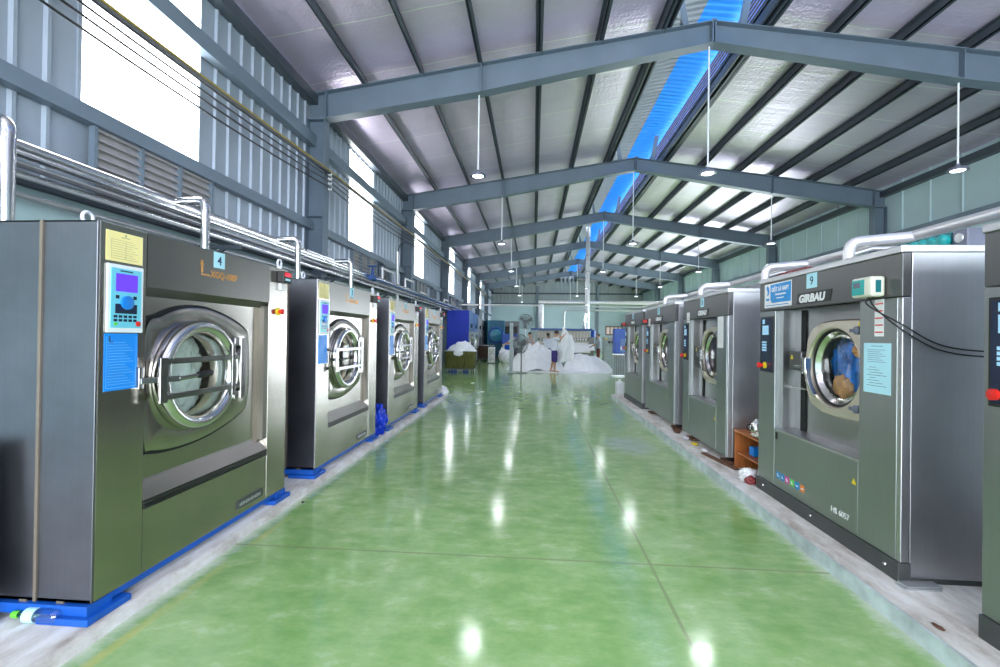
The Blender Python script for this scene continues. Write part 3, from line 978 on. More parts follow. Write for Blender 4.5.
    b.box(0.068, 0.080, 0.31, 1.06, 1.25, 1.285).box(0.068, 0.080, 0.31, 1.06, 1.045, 1.08)
    b.box(0.066, 0.082, 0.31, 0.365, 1.03, 1.29).box(0.066, 0.082, 0.93, 0.965, 1.0, 1.36)
    b.box(-0.01, 0.085, 1.02, 1.075, 0.97, 1.40)
    b.box(-0.01, 0.075, 0.965, 1.03, 1.345, 1.40).box(-0.01, 0.075, 0.965, 1.03, 0.97, 1.025)
    obj('door_hinge_bars', b, 'steel_dark', door, bevel=0.003)
    b = MB().box(-0.02, 0.028, 0.228, 0.262, 1.12, 1.24).bar((0.025, 0.235, 1.165), (0.10, 0.43, 1.165), 0.022, 0.034)
    b.tube([(0.10, 0.42, 1.165), (0.115, 0.50, 1.17), (0.12, 0.55, 1.175)], 0.013, 10)
    obj('door_latch', b, 'steel_dark', door, bevel=0.003)
    obj('door_handle', MB().tube([(0.12, 0.545, 1.175), (0.122, 0.56, 1.176), (0.124, 0.65, 1.182), (0.124, 0.665, 1.183)], [0.016, 0.021, 0.021, 0.014], 14), 'black', door, smooth=50)
    # control panel
    cpn = obj('control_panel', MB().box(0.004, 0.014, 0.045, 0.262, 1.43, 1.785), 'white', t, bevel=0.004)
    obj('panel_face', MB().box(0.014, 0.0165, 0.063, 0.245, 1.455, 1.765), 'lcd_blue', cpn)
    obj('screen', MB().box(0.0165, 0.0185, 0.09, 0.22, 1.645, 1.738), 'screen', cpn)
    kk = MB().lathe([(0.0, 0.036), (0.012, 0.036), (0.014, 0.028), (0.014, 0.0)], (0.0165, 0.153, 1.588), 'x', 28)
    obj('dial', kk, 'knob_blue', cpn, smooth=40)
    kp = obj('keypad', MB().box(0.0165, 0.018, 0.088, 0.218, 1.53, 1.58), 'navy', cpn)
    for r_ in range(2):
        for q in range(5):
            obj('key', MB().box(0.0165, 0.019, 0.080 + q * 0.029, 0.099 + q * 0.029, 1.508 - r_ * 0.02, 1.521 - r_ * 0.02), 'navy', cpn)
    for q in (0.09, 0.195):
        obj('key', MB().box(0.0165, 0.018, q, q + 0.02, 1.607, 1.625), 'navy', cpn)
    obj('panel_title', MB().box(0.0165, 0.0175, 0.115, 0.19, 1.749, 1.756), 'ink', cpn)
    obj('stop_button', MB().lathe([(0.0, 0.014), (0.006, 0.014), (0.008, 0.0)], (0.0165, 0.225, 1.478), 'x', 18), 'red', cpn, smooth=40)
    obj('start_button', MB().box(0.0165, 0.0195, 0.082, 0.10, 1.468, 1.482), 'plug_green', cpn)
    # pasted papers
    yp = obj('taped_notice', MB().box(0.004, 0.0055, 0.042, 0.262, 1.80, 1.955), 'paper_y', t)
    yt = MB()
    for q in range(9):
        yt.box(0.0055, 0.0062, 0.07, 0.23 - 0.03 * ((q * 7) % 3) / 2, 1.815 + q * 0.012, 1.817 + q * 0.012)
    yt.box(0.0055, 0.0062, 0.07, 0.0715, 1.815, 1.912).box(0.0055, 0.0062, 0.155, 0.1565, 1.815, 1.912)
    yt.box(0.0055, 0.0062, 0.13, 0.18, 1.927, 1.931).ball((0.0057, 0.155, 1.941), 0.007, 8, (0.1, 1, 1))
    obj('notice_lines', yt, 'ink_y', yp)
    bp_ = obj('instruction_sheet', MB().box(0.004, 0.0065, 0.042, 0.238, 1.13, 1.425), 'paper_b', t)
    bt = MB()
    for q in range(16):
        bt.box(0.0065, 0.0072, 0.06, 0.212 - 0.05 * ((q * 5) % 4) / 3, 1.16 + q * 0.0145, 1.1625 + q * 0.0145)
    bt.box(0.0065, 0.0072, 0.052, 0.229, 1.142, 1.1445).box(0.0065, 0.0072, 0.052, 0.0535, 1.142, 1.41).box(0.0065, 0.0072, 0.2275, 0.229, 1.142, 1.41)
    obj('instruction_lines', bt, 'ink_lb', bp_)
    obj('instruction_logo', MB().box(0.0065, 0.0072, 0.066, 0.074, 1.385, 1.412).box(0.0065, 0.0072, 0.066, 0.09, 1.378, 1.384), 'ink', bp_)
    nc = obj('number_card', MB().box(0.004, 0.007, 0.83, 0.938, 1.878, 1.985), 'paper_lb', t)
    obj('number', text_mb(number, 0.085, (0.0075, 0.884, 1.90), bold=0.001, align='CENTER'), 'ink', nc)
    tx = text_mb('XGQ-100F', 0.062, (0.005, 0.80, 1.808), bold=0.0015, squeeze=0.98)
    obj('model_lettering', tx, 'orange_tx', t)
    lgm = MB().box(0.004, 0.008, 0.715, 0.727, 1.83, 1.875).box(0.004, 0.008, 0.705, 0.735, 1.880, 1.888).ball((0.005, 0.721, 1.90), 0.011, 10, (0.3, 1, 1)).box(0.004, 0.008, 0.715, 0.79, 1.812, 1.822)
    obj('maker_mark', lgm, 'orange_tx', t)
    # weighing counter with red digits, emergency stop, name plate
    cb = obj('counter_box', MB().box(0.004, 0.065, 1.60, 1.73, 1.868, 1.962), 'black', t, bevel=0.006)
    obj('red_window', MB().box(0.065, 0.067, 1.612, 1.722, 1.918, 1.955), 'red', cb)
    obj('red_digits', text_mb('088', 0.04, (0.0675, 1.622, 1.922), bold=0.001), 'red_led', cb)
    obj('counter_text', MB().box(0.065, 0.067, 1.625, 1.70, 1.885, 1.903), 'paper_lb', cb)
    obj('counter_plug', MB().box(0.004, 0.03, 1.62, 1.66, 1.80, 1.86), 'pale', t, bevel=0.004)
    es = obj('emergency_stop_base', MB().lathe([(0, 0.034), (0.008, 0.034), (0.010, 0.0)], (0.004, 1.625, 1.62), 'x', 24), 'yellow', t, smooth=40)
    obj('emergency_stop_button', MB().lathe([(0, 0.014), (0.022, 0.014), (0.026, 0.024), (0.036, 0.024), (0.040, 0.0)], (0.012, 1.625, 1.62), 'x', 24), 'red', es, smooth=40)
    npl = obj('name_plate', MB().prism(smooth_poly([(1.15, 0.13), (1.40, 0.13), (1.435, 0.135), (1.44, 0.16), (1.435, 0.19), (1.40, 0.195), (1.15, 0.195), (1.12, 0.19), (1.115, 0.16), (1.12, 0.135)], 3), 0.002, 0.008, 'x'), 'skirt', t)
    nl = MB()
    for q in range(14):
        hh = 0.012 + 0.008 * ((q * 7) % 3) / 2
        nl.box(0.008, 0.0085, 1.145 + q * 0.019, 1.157 + q * 0.019, 0.155 - hh / 2, 0.155 + hh)
    obj('plate_lettering', nl, 'pipe_grey', npl)
    # blue painted skid with feet
    s_ = MB().box(-D, 0.0, 0.0 - 0.02, 0.12, 0.03, zb - 0.005).box(-D, 0.0, LW - 0.12, LW + 0.02, 0.03, zb - 0.005).box(-0.10, -0.012, 0.12, LW - 0.12, 0.04, zb - 0.005)
    obj('skid', s_, 'blue_skid', t, bevel=0.003)
    for w0 in (-0.05, LW - 0.20):
        obj('foot_pad', MB().box(-0.24, 0.035, w0, w0 + 0.25, 0.0, 0.035), 'blue_skid', t, bevel=0.006)
    for q in (-0.18, -0.38):
        obj('bolt_lug', MB().box(q, q + 0.04, -0.004, 0.02, 0.078, 0.092), 'cream_dull', t)
    eye_bolt(t, -0.23, 0.17, LH)
    eye_bolt(t, -0.04, LW - 0.06, LH - 0.0)
    # the load behind the glass
    if load:
        mb_ = crumple((0, 0, 0), 0.28, (0.20, 0.95, 0.95), 0.26, 2.4, 5, Y0)
        tag(obj('laundry_load', mb_, load[0], None, smooth=80, loc=(-2.17 - 0.185, Y0 + cw + load[3], 0.06 + cz + load[2])), load[1], 'laundry')
    return t
M['cream_dull'] = simple('seam_sealant', (0.22, 0.18, 0.14), 0.5, 0.5)
M['return_steel'] = steel_mat('return_steel', (0.26, 0.24, 0.21), 0.55, smear=0.05)
M['drum'] = steel_mat('drum_steel', (0.68, 0.60, 0.48), 0.36, smear=0.04)
left_washer(2.134, '4', ('linen_wet', 'pale green-white wet linen behind the glass of the nearest left washer', -0.02, 0.0), 'stainless steel front-loading washer nearest on the left, with numbered card 4')
left_washer(4.455, '3', ('linen_wet', 'pale linen low behind the glass of the second left washer', -0.10, 0.0), 'stainless steel front-loading washer second on the left, beside the crumpled blue bag')
left_washer(6.76, '2', None, 'stainless steel front-loading washer third on the left, beyond the crumpled blue bag')
left_washer(9.03, '1', ('linen_wet', 'white linen behind the glass of the farthest left washer', -0.02, 0.0), 'stainless steel front-loading washer farthest of the left row, next to the blue dryers')

# ------------------------------------------------------------------ right washers
def tri(y, z, s_, d0, d1):
    return MB().prism([(y - s_ / 2, z), (y + s_ / 2, z), (y, z + s_ * 0.92)], d0, d1, 'x')

def right_washer(Yfar, W, number, lbl, skirt=True, extras=''):
    """local y runs from the far end (0) towards the camera"""
    t = thing('washing_machine', lbl, 'washing machine', (2.138, Yfar, 0.10), PI, 'grey washers on the right')
    k = W / 1.70
    H, D = 1.965, 1.45
    zb = 0.012 if skirt else 0.095
    a, b = 0.285 * k, 1.35 * k        # the recessed opening
    c = MB()
    c.box(-D, -0.055, 0, 0.014, zb, H - 0.04).box(-D, -0.055, W - 0.014, W - 0.002, zb, H - 0.04)
    c.box(-D, -D + 0.01, 0, W, zb, H - 0.04).box(-D, -0.05, 0, W, zb, zb + 0.02)
    obj('cabinet', c, 'grey_side', t, bevel=0.003)
    cp_ = MB().box(-D - 0.005, 0.008, -0.006, W + 0.004, H - 0.045, H)
    obj('top_cap', cp_, 'grey_side', t, bevel=0.006)
    obj('header_panel', MB().box(-0.05, 0.0, 0.0, W, 1.665, H - 0.045), 'grey_header', t, bevel=0.004)
    z0 = 0.115 if skirt else zb
    obj('left_column', MB().box(-0.05, 0.0, 0.0, a, z0, 1.66), 'grey_panel', t, bevel=0.004)
    obj('right_column', MB().box(-0.05, 0.0, b, W - 0.035, z0, 1.66), 'grey_panel', t, bevel=0.004)
    obj('edge_strip', MB().box(-0.05, -0.002, W - 0.033, W, z0, 1.66), 'grey_side', t, bevel=0.004)
    obj('lower_panel', MB().box(-0.05, 0.0, a + 0.004, b - 0.004, z0, 0.605), 'grey_panel', t, bevel=0.004)
    obj('sill', MB().prism([(-0.16, 0.60), (0.0, 0.605), (0.0, 0.618), (-0.03, 0.625), (-0.16, 0.64)], a, b, 'y'), 'grey_side', t)
    # recess
    cw, cz = 1.0 * k, 1.20
    rect = [(a, 0.60), (b, 0.60), (b, 1.67), (a, 1.67)]
    rp = MB().plate_hole(poly_at(rect, (cw, cz)), (cw, cz), 0.30, -0.15, -0.135, 120)
    rp.box(-0.15, -0.04, a, a + 0.06 * k, 0.61, 1.66).box(-0.15, -0.04, b - 0.01, b, 0.61, 1.66)
    obj('recessed_panel', rp, 'grey_recess', t)
    obj('black_slot', MB().box(-0.133, -0.125, 0.46 * k, 0.53 * k, 0.62, 1.65), 'slot', t)
    obj('guide_rail', MB().box(-0.133, -0.115, a + 0.06, 0.62 * k, 0.985, 1.0), 'steel_dark', t)
    obj('drum', MB().lathe([(-0.01, 0.30), (-0.012, 0.26), (-0.02, 0.255), (-0.022, 0.26), (-0.03, 0.42), (-0.7, 0.42), (-0.7, 0.0)], (-0.11, cw, cz), 'x', 56), 'drum_bright', t, smooth=40)
    # door plate
    yl, yr = 0.655 * k, 1.345 * k
    po = [(yr, 0.86), (yr, 1.20), (yr, 1.545)]
    po2 = [(yr, 0.855), (yr, 1.545), (1.22 * k, 1.552), (1.03 * k, 1.553), (0.87 * k, 1.54), (0.745 * k, 1.495), (0.685 * k, 1.40), (0.662 * k, 1.27), (0.655 * k, 1.20), (0.662 * k, 1.10), (0.685 * k, 0.985), (0.745 * k, 0.895), (0.87 * k, 0.855), (1.03 * k, 0.845), (1.22 * k, 0.848)]
    n = 120
    fo = poly_at(po2, (cw, cz))
    cc = (cw, cz)
    A = [2 * PI * q / n for q in range(n)]
    def scl(p, s_):
        return (cc[0] + (p[0] - cc[0]) * s_, cc[1] + (p[1] - cc[1]) * s_)
    rings = [[(-0.125, *fo(x_)) for x_ in A], [(-0.06, *fo(x_)) for x_ in A], [(-0.045, *scl(fo(x_), 0.97)) for x_ in A],
             [(-0.045, cw + 0.300 * math.cos(x_), cz + 0.300 * math.sin(x_)) for x_ in A], [(-0.06, cw + 0.288 * math.cos(x_), cz + 0.288 * math.sin(x_)) for x_ in A], [(-0.125, cw + 0.285 * math.cos(x_), cz + 0.285 * math.sin(x_)) for x_ in A]]
    dp = MB()
    dp.add([p for r in rings for p in r], [(i * n + q, i * n + (q + 1) % n, (i + 1) * n + (q + 1) % n, (i + 1) * n + q) for i in range(len(rings) - 1) for q in range(n)])
    door = obj('door', dp, 'door_plate', t, smooth=35)
    obj('door_seal', MB().lathe([(0.0, 0.284), (0.0, 0.268), (-0.05, 0.262), (-0.05, 0.284)], (-0.075, cw, cz), 'x', 60), 'black', door, smooth=40)
    obj('inner_ring', MB().lathe([(-0.012, 0.266), (-0.035, 0.250), (-0.045, 0.242), (-0.045, 0.235), (-0.035, 0.225)], (-0.07, cw, cz), 'x', 60), 'steel_bright', door, smooth=40)
    obj('door_glass', MB().lathe([(-0.035, 0.236), (-0.028, 0.15), (-0.025, 0.0)], (-0.07, cw, cz), 'x', 48), 'glass', door, smooth=60)
    # bright pull handle: a curved rim at the lower left
    hp = []
    for q in range(15):
        aa = PI + 0.12 + q * 0.055
        hp.append((-0.035, cw + 0.295 * math.cos(aa), cz + 0.295 * math.sin(aa)))
    hm = MB()
    for q in range(14):
        hm.bar(hp[q], hp[q + 1], 0.03, 0.035, up=(1, 0, 0))
    hm.box(-0.06, -0.015, 0.655 * k + 0.02, 0.655 * k + 0.06, cz - 0.06, cz + 0.06)
    obj('door_pull', hm, 'steel_bright', door, bevel=0.003)
    for z in (0.94, 1.47):
        obj('hinge_knob', MB().lathe([(0, 0.028), (0.03, 0.028), (0.035, 0.0)], (-0.045, 1.29 * k, z), 'x', 18).box(-0.04, -0.02, 1.22 * k, 1.29 * k, z - 0.012, z + 0.012), 'slate', door, smooth=40)
    obj('warning_triangle', tri(1.29 * k, 1.50, 0.045, -0.044, -0.042), 'yellow', door)
    lb = obj('lock_box', MB().box(-0.13, -0.03, 0.455 * k, 0.63 * k, 1.15, 1.305), 'grey_header', t, bevel=0.006)
    obj('lock_catch', MB().box(-0.07, -0.015, 0.56 * k, 0.68 * k, 1.17, 1.195).box(-0.06, -0.02, 0.64 * k, 0.67 * k, 1.13, 1.24), 'steel_dark', lb, bevel=0.003)
    obj('warning_triangle', tri(0.50 * k, 1.24, 0.04, -0.03, -0.028), 'yellow', lb)
    # control panel
    cpn = obj('control_panel', MB().box(0.0, 0.008, 0.03, 0.262 * k, 1.105, 1.612), 'black', t, bevel=0.02)
    obj('panel_face', MB().box(0.008, 0.010, 0.045, 0.248 * k, 1.12, 1.597), 'navy', cpn)
    kd = MB().box(0.010, 0.0115, 0.08, 0.19 * k, 1.445, 1.53)
    for q in range(4):
        kd.box(0.010, 0.0115, 0.075, 0.155 * k, 1.295 + q * 0.024, 1.312 + q * 0.024)
    kd.box(0.010, 0.0115, 0.08, 0.12, 1.545, 1.585)
    obj('display', kd, 'sky_key', cpn)
    es = obj('emergency_stop_base', MB().lathe([(0, 0.030), (0.008, 0.030), (0.010, 0.0)], (0.010, 0.13 * k, 1.165), 'x', 24), 'yellow', cpn, smooth=40)
    obj('emergency_stop_button', MB().lathe([(0, 0.014), (0.03, 0.014), (0.034, 0.026), (0.052, 0.026), (0.056, 0.0)], (0.010, 0.105 * k, 1.165), 'x', 24), 'red', cpn, smooth=40)
    # number card and maker's name
    ncd = obj('number_card', MB().box(0.001, 0.003, 0.755 * k, 0.89 * k, 1.805, 1.922), 'paper_lb', t)
    obj('number', text_mb(number, 0.095, (0.0035, 0.823 * k, 1.83), align='CENTER'), 'ink', ncd)
    bpl = obj('maker_plate', MB().prism([(0.62 * k, 1.688), (1.05 * k, 1.688), (1.07 * k, 1.775), (0.64 * k, 1.775)], 0.0, 0.004, 'x'), 'black', t)
    obj('maker_lettering', text_mb('GIRBAU', 0.083, (0.005, 0.655 * k, 1.702), bold=0.004, squeeze=1.13 * k, shear=0.15), 'paper_w', bpl)
    if skirt:
        sk = MB().box(-0.06, 0.012, -0.004, W + 0.004, 0.0, 0.112)
        sk_ = obj('skirt', sk, 'skirt', t, bevel=0.005)
        for w_ in (0.12, W * 0.5, W - 0.10):
            obj('skirt_bolt', MB().lathe([(0, 0.012), (0.005, 0.01), (0.007, 0.0)], (0.012, w_, 0.06), 'x', 12), 'steel_bright', sk_, smooth=40)
        obj('side_rail', MB().box(-D, -0.06, W - 0.03, W + 0.001, 0.0, 0.03), 'skirt', t)
    else:
        for w_ in (0.12, W - 0.22):
            for d_ in (-0.20, -D + 0.1):
                obj('foot', MB().box(d_, d_ + 0.12, w_, w_ + 0.12, 0.03, 0.097), 'black', t, bevel=0.006)
                obj('shim_block', MB().box(d_ - 0.03, d_ + 0.17, w_ - 0.04, w_ + 0.17, 0.0, 0.03), 'wood_dark', t, bevel=0.004)
    wl = obj('warning_triangle', tri(1.31 * k, 0.445, 0.045, 0.0, 0.0015), 'yellow', t)
    if 'model' in extras:
        obj('model_lettering', text_mb('HS', 0.058, (0.001, 1.075, 0.182), bold=0.0), 'paper_w', t)
        obj('model_number_lettering', text_mb('6057', 0.058, (0.001, 1.160, 0.182), squeeze=0.93), 'paper_w', t)
        icons = ['blue_icon', 'blue_icon', 'pink_icon', 'green_icon', 'blue_icon', 'orange_icon']
        for q, mi in enumerate(icons):
            y = 0.33 + q * 0.073
            ic = obj('pictogram', MB().box(0.0, 0.0015, y, y + 0.055, 0.195, 0.25), mi, t)
            if q < 4:
                obj('pictogram_mark', MB().box(0.0015, 0.002, y + 0.015, y + 0.03, 0.21, 0.235).box(0.0015, 0.002, y + 0.03, y + 0.042, 0.21, 0.22), 'paper_w', ic)
            else:
                obj('pictogram_mark', MB().box(0.0015, 0.002, y + 0.01, y + 0.045, 0.215, 0.225), 'paper_w', ic)
        obj('panel_latch', MB().box(0.0, 0.006, a + 0.03, a + 0.06, 0.53, 0.59), 'black', t, bevel=0.003)
        # maker's blue notice
        ps = obj('company_sign', MB().box(0.001, 0.004, 0.10, 0.545, 1.69, 1.905), 'paper_w', t)
        obj('sign_field', MB().prism([(0.235, 1.73), (0.54, 1.73), (0.54, 1.895), (0.205, 1.895), (0.205, 1.76)], 0.004, 0.0047, 'x'), 'sign_blue', ps)
        obj('sign_title', text_mb('GIẶT LÀ HAPY', 0.052, (0.0052, 0.225, 1.83), bold=0.0015, squeeze=0.84), 'paper_w', ps)
        obj('sign_subtitle', MB().box(0.0047, 0.0053, 0.29, 0.46, 1.795, 1.808).box(0.0047, 0.0053, 0.31, 0.43, 1.765, 1.774), 'paper_w', ps)
        obj('sign_logo', MB().prism(smooth_poly([(0.15, 1.80), (0.175, 1.81), (0.185, 1.845), (0.17, 1.88), (0.145, 1.89), (0.135, 1.86), (0.155, 1.84)], 4), 0.004, 0.0047, 'x').box(0.004, 0.0047, 0.125, 0.185, 1.755, 1.775).box(0.004, 0.0047, 0.12, 0.50, 1.706, 1.713), 'sign_blue', ps)
        # paper sheets on the right-hand column
        sh = obj('instruction_sheet', MB().box(0.001, 0.003, 1.395, 1.622, 1.075, 1.388), 'paper_lb', t)
        ln = MB()
        for q in range(7):
            ln.box(0.003, 0.0036, 1.43, 1.58 - 0.02 * (q % 3), 1.27 + q * 0.0125, 1.272 + q * 0.0125)
        for q in range(8):
            ln.box(0.003, 0.0036, 1.425 + 0.02 * (q % 2), 1.59 - 0.03 * (q % 4), 1.12 + q * 0.0165, 1.1225 + q * 0.0165)
        ln.box(0.003, 0.0036, 1.46, 1.56, 1.368, 1.371)
        obj('sheet_lines', ln, 'ink', sh)
        rs = obj('label_strip', MB().box(0.001, 0.003, 1.487, 1.562, 1.43, 1.66), 'paper_w', t)
        rl = MB()
        for q in range(5):
            rl.box(0.003, 0.0038, 1.492, 1.557, 1.452 + q * 0.044, 1.460 + q * 0.044)
        obj('label_bars', rl, 'red', rs)
        # cream dosing controller
        dc = obj('dosing_controller', MB().box(0.002, 0.085, 1.395, 1.575, 1.675, 1.80), 'cream', t, bevel=0.014)
        obj('controller_face', MB().box(0.085, 0.087, 1.405, 1.515, 1.69, 1.785), 'teal_lt', dc)
        obj('controller_screen', MB().box(0.087, 0.0885, 1.42, 1.48, 1.735, 1.77), 'slate', dc)
        obj('controller_button', MB().box(0.03, 0.06, 1.575, 1.578, 1.70, 1.775), 'teal', dc)
    if 'redcard' in extras:
        rc = obj('taped_card', MB().box(0.001, 0.003, 0.17 * k, 0.30 * k, 1.62, 1.76), 'paper_w', t)
        obj('card_mark', MB().lathe([(0.003, 0.0), (0.0036, 0.012)], (0, 0.235 * k, 1.69), 'x', 18).box(0.003, 0.0036, 0.20 * k, 0.27 * k, 1.65, 1.656), 'red', rc)
    if 'sheet' in extras:
        sh = obj('instruction_sheet', MB().box(0.001, 0.003, 1.385 * k, 1.56 * k, 1.30, 1.66), 'paper_w', t)
        ln = MB()
        for q in range(12):
            ln.box(0.003, 0.0036, 1.41 * k, 1.53 * k - 0.015 * (q % 3), 1.36 + q * 0.022, 1.3625 + q * 0.022)
        obj('sheet_lines', ln, 'pipe_grey', sh)
    if 'beacon' in extras:
        bc = obj('counter_box', MB().box(0.004, 0.10, 0.0, 0.13, 1.66, 1.75), 'black', t, bevel=0.006)
        obj('red_light', MB().box(0.02, 0.09, 0.13, 0.135, 1.69, 1.745), 'red', bc)
    return t
M['drum_bright'] = steel_mat('drum_bright_steel', (0.62, 0.60, 0.56), 0.36, smear=0.04)
right_washer(2.36, 1.70, '10', 'dark grey washer at the right edge of the photo, only its corner in view')
w9 = right_washer(4.55, 1.70, '9', 'dark grey washer with numbered card 9, cream dosing box and blue company sign', True, 'model')
right_washer(6.79, 1.53, '8', 'dark grey washer beside the orange wooden shelf, white paper on its column', False, 'redcard sheet')
right_washer(8.98, 1.80, '7', 'dark grey washer with card 7, between the farthest washer and the one by the shelf', False, 'redcard beacon')
right_washer(11.02, 1.75, '6', 'farthest dark grey washer of the right row, next to the white jerrycan', True, 'beacon')
# loads behind the glass of the washer with card 9
def load(name, mat, loc, r, sc, label, seed):
    return tag(obj(name, crumple((0, 0, 0), r, sc, 0.28, 2.8, 5, seed), mat, None, smooth=80, loc=loc), label, 'laundry')
zc = 1.30
load('laundry_load', 'cloth_blue', (2.138 + 0.215, 3.54, zc + 0.01), 0.26, (0.22, 0.95, 0.95), 'blue laundry filling the porthole of the washer with card 9', 3.1)
load('towel', 'cloth_tan', (2.138 + 0.175, 3.62, zc - 0.14), 0.12, (0.25, 0.9, 0.75), 'tan towel low behind the glass of the washer with card 9', 5.2)
load('towel', 'cloth_tan', (2.138 + 0.165, 3.46, zc + 0.13), 0.05, (0.5, 0.9, 0.8), 'small tan cloth high behind the glass of the washer with card 9', 1.2)
load('laundry_load', 'grey_side', (2.138 + 0.42, 5.9, zc - 0.1), 0.2, (0.5, 0.98, 0.7), 'grey wet laundry inside the washer beside the wooden shelf', 8.2)

# cables hanging from the dosing controller along the side of washer 9
for q, (dz, lab) in enumerate(((0.0, 'upper thin black cable looping across the side of the washer with card 9'), (-0.03, 'lower thin black cable looping across the side of the washer with card 9'))):
    pts = []
    P0 = Vector((2.10, 3.06 - 0.04 * q, 1.775))
    P1 = Vector((2.13, 2.84, 1.60 + dz))
    P2 = Vector((2.36, 2.825, 1.475 + dz))
    P3 = Vector((2.75, 2.825, 1.45 + dz))
    P4 = Vector((3.2, 2.825, 1.50 + dz))
    ctrl = [P0, P0 + Vector((-0.03, -0.03, -0.05)), P1, P2, P3, P4]
    for i in range(len(ctrl) - 1):
        p0, p1, p2, p3 = ctrl[max(0, i - 1)], ctrl[i], ctrl[i + 1], ctrl[min(len(ctrl) - 1, i + 2)]
        for j in range(8):
            tt = j / 8
            pts.append(0.5 * ((2 * p1) + (p2 - p0) * tt + (2 * p0 - 5 * p1 + 4 * p2 - p3) * tt * tt + (3 * p1 - p0 - 3 * p2 + p3) * tt ** 3))
    pts.append(ctrl[-1])
    tag(obj('cable', MB().tube(pts, 0.0045, 6), 'cable', None, smooth=60), lab, 'cable', 'cables on the side of the washer')

# dosing pump rows on top of the right washers
def pump_row(x, y0, n, step, z, mat, mat2, label, endbox=True):
    t = thing('dosing_pump_row', label, 'pump', (x, y0, z), 0)
    obj('base', MB().box(-0.10, 0.10, -0.03, n * step + 0.03, 0, 0.02), 'slate', t)
    for i in range(n):
        u = obj('pump_unit', MB().box(-0.09, 0.10, i * step, (i + 1) * step - 0.012, 0.02, 0.225), mat, t, bevel=0.008)
        obj('pump_head', MB().lathe([(0, 0.045), (-0.03, 0.045), (-0.04, 0.03), (-0.042, 0)], (-0.09, (i + 0.5) * step - 0.006, 0.165), 'x', 18), mat2, u, smooth=40)
    if endbox:
        eb = obj('junction_box', MB().box(-0.09, 0.10, -0.13, -0.015, 0.02, 0.225), 'slate', t, bevel=0.008)
        obj('cover', MB().lathe([(0, 0.035), (-0.008, 0.032), (-0.01, 0)], (-0.09, -0.072, 0.165), 'x', 20), 'pipe_grey', eb, smooth=40)
    return t
pump_row(3.05, 3.52, 6, 0.084, 2.065, 'teal', 'teal_lt', 'row of teal dosing pumps on top of the washer with card 9')
pump_row(2.98, 5.15, 6, 0.09, 2.065, 'maroon', 'maroon', 'row of dark red dosing pumps on top of the washer beside the shelf', False)

# ------------------------------------------------------------------ pipes on the left
def pipe(name, pts, r, mat, label, cat='pipe', group=None, bands=0, n=12):
    o = obj(name, MB().tube(pts, r, n), mat, None, smooth=50)
    return tag(o, label, cat, group)
def bend(p, q, c, r0, steps=6):
    """rounded corner at c between directions towards p and q"""
    c, p, q = Vector(c), Vector(p), Vector(q)
    a = c + (p - c).normalized() * r0
    b = c + (q - c).normalized() * r0
    return [tuple((1 - t) ** 2 * a + 2 * (1 - t) * t * c + t * t * b) for t in [i / steps for i in range(steps + 1)]]
pipe('steam_pipe', [(-4.25, -6, 3.0), (-4.25, 36, 3.0)], 0.062, 'chrome', 'thickest silver-clad steam pipe, topmost of the bundle along the left wall')
small = [(-4.19, 2.925, 0.030, 'chrome', 'silver pipe directly under the thick steam pipe of the left wall'),
         (-4.24, 2.87, 0.022, 'pipe_grey', 'grey pipe second below the thick steam pipe of the left wall'),
         (-4.18, 2.83, 0.020, 'pipe_dark', 'dark pipe in the middle of the bundle along the left wall'),
         (-4.25, 2.79, 0.024, 'chrome', 'silver pipe in the lower half of the bundle along the left wall'),
         (-4.19, 2.75, 0.018, 'pipe_grey', 'thin grey pipe second from the bottom of the left wall bundle'),
         (-4.60, 2.70, 0.030, 'pipe_grey', 'grey pipe lowest of the left wall bundle, just above the teal masonry')]
for x_, z_, r_, m_, l_ in small:
    pipe('pipe', [(x_, -6, z_), (x_, 36, z_)], r_, m_, l_)
pipe('pipe', [(-4.12, 11.6, 2.93), (-4.12, 36, 2.93)], 0.028, 'pipe_blue', 'dark blue painted pipe beyond the blue valve along the left wall')
DN = ['at the left edge of the photo', 'rising behind the nearest left washer', 'rising behind the second left washer, before its middle', 'rising behind the second left washer, at its far half']
for k, Y in enumerate((3.12, 5.18, 7.33, 9.54)):
    top = 3.05
    pts = [(-4.25, Y, top)] + bend((-4.25, Y, top), (-3.90, Y, 0.1), (-3.90, Y, top), 0.09) + [(-3.90, Y, 0.07)]
    o = thing('drop_pipe', 'silver-clad riser pipe with an elbow ' + DN[k], 'pipe', (0, 0, 0), 0, 'riser pipes of the left row')
    obj('riser', MB().tube(pts, 0.048, 16), 'chrome', o, smooth=50)
    for cc_, ax_ in (((-3.90, Y, top - 0.12), 'z'), ((-4.02, Y, top), 'x')):
        obj('elbow_collar', MB().lathe([(-0.012, 0.048), (-0.012, 0.052), (0.012, 0.052), (0.012, 0.048)], cc_, ax_, 18), 'chrome', o, smooth=40)
# pipe brackets with diagonal struts on the columns
for k, Y in enumerate((2.47, 6.0, 9.47, 13.0, 16.47, 20.0, 23.47, 30.47)):
    t = thing('pipe_bracket', 'dark steel pipe bracket with a diagonal strut, %s along the left wall bundle' % ['first', 'second', 'third', 'fourth', 'fifth', 'sixth', 'seventh', 'eighth'][k], 'bracket', (-4.78, Y, 2.69), 0, 'pipe brackets of the left wall')
    obj('arm', MB().box(0, 0.78, -0.025, 0.025, -0.055, 0.0), 'frame_dark', t)
    obj('strut', MB().bar((0.02, 0, -0.45), (0.55, 0, -0.04), 0.04), 'frame_dark', t)
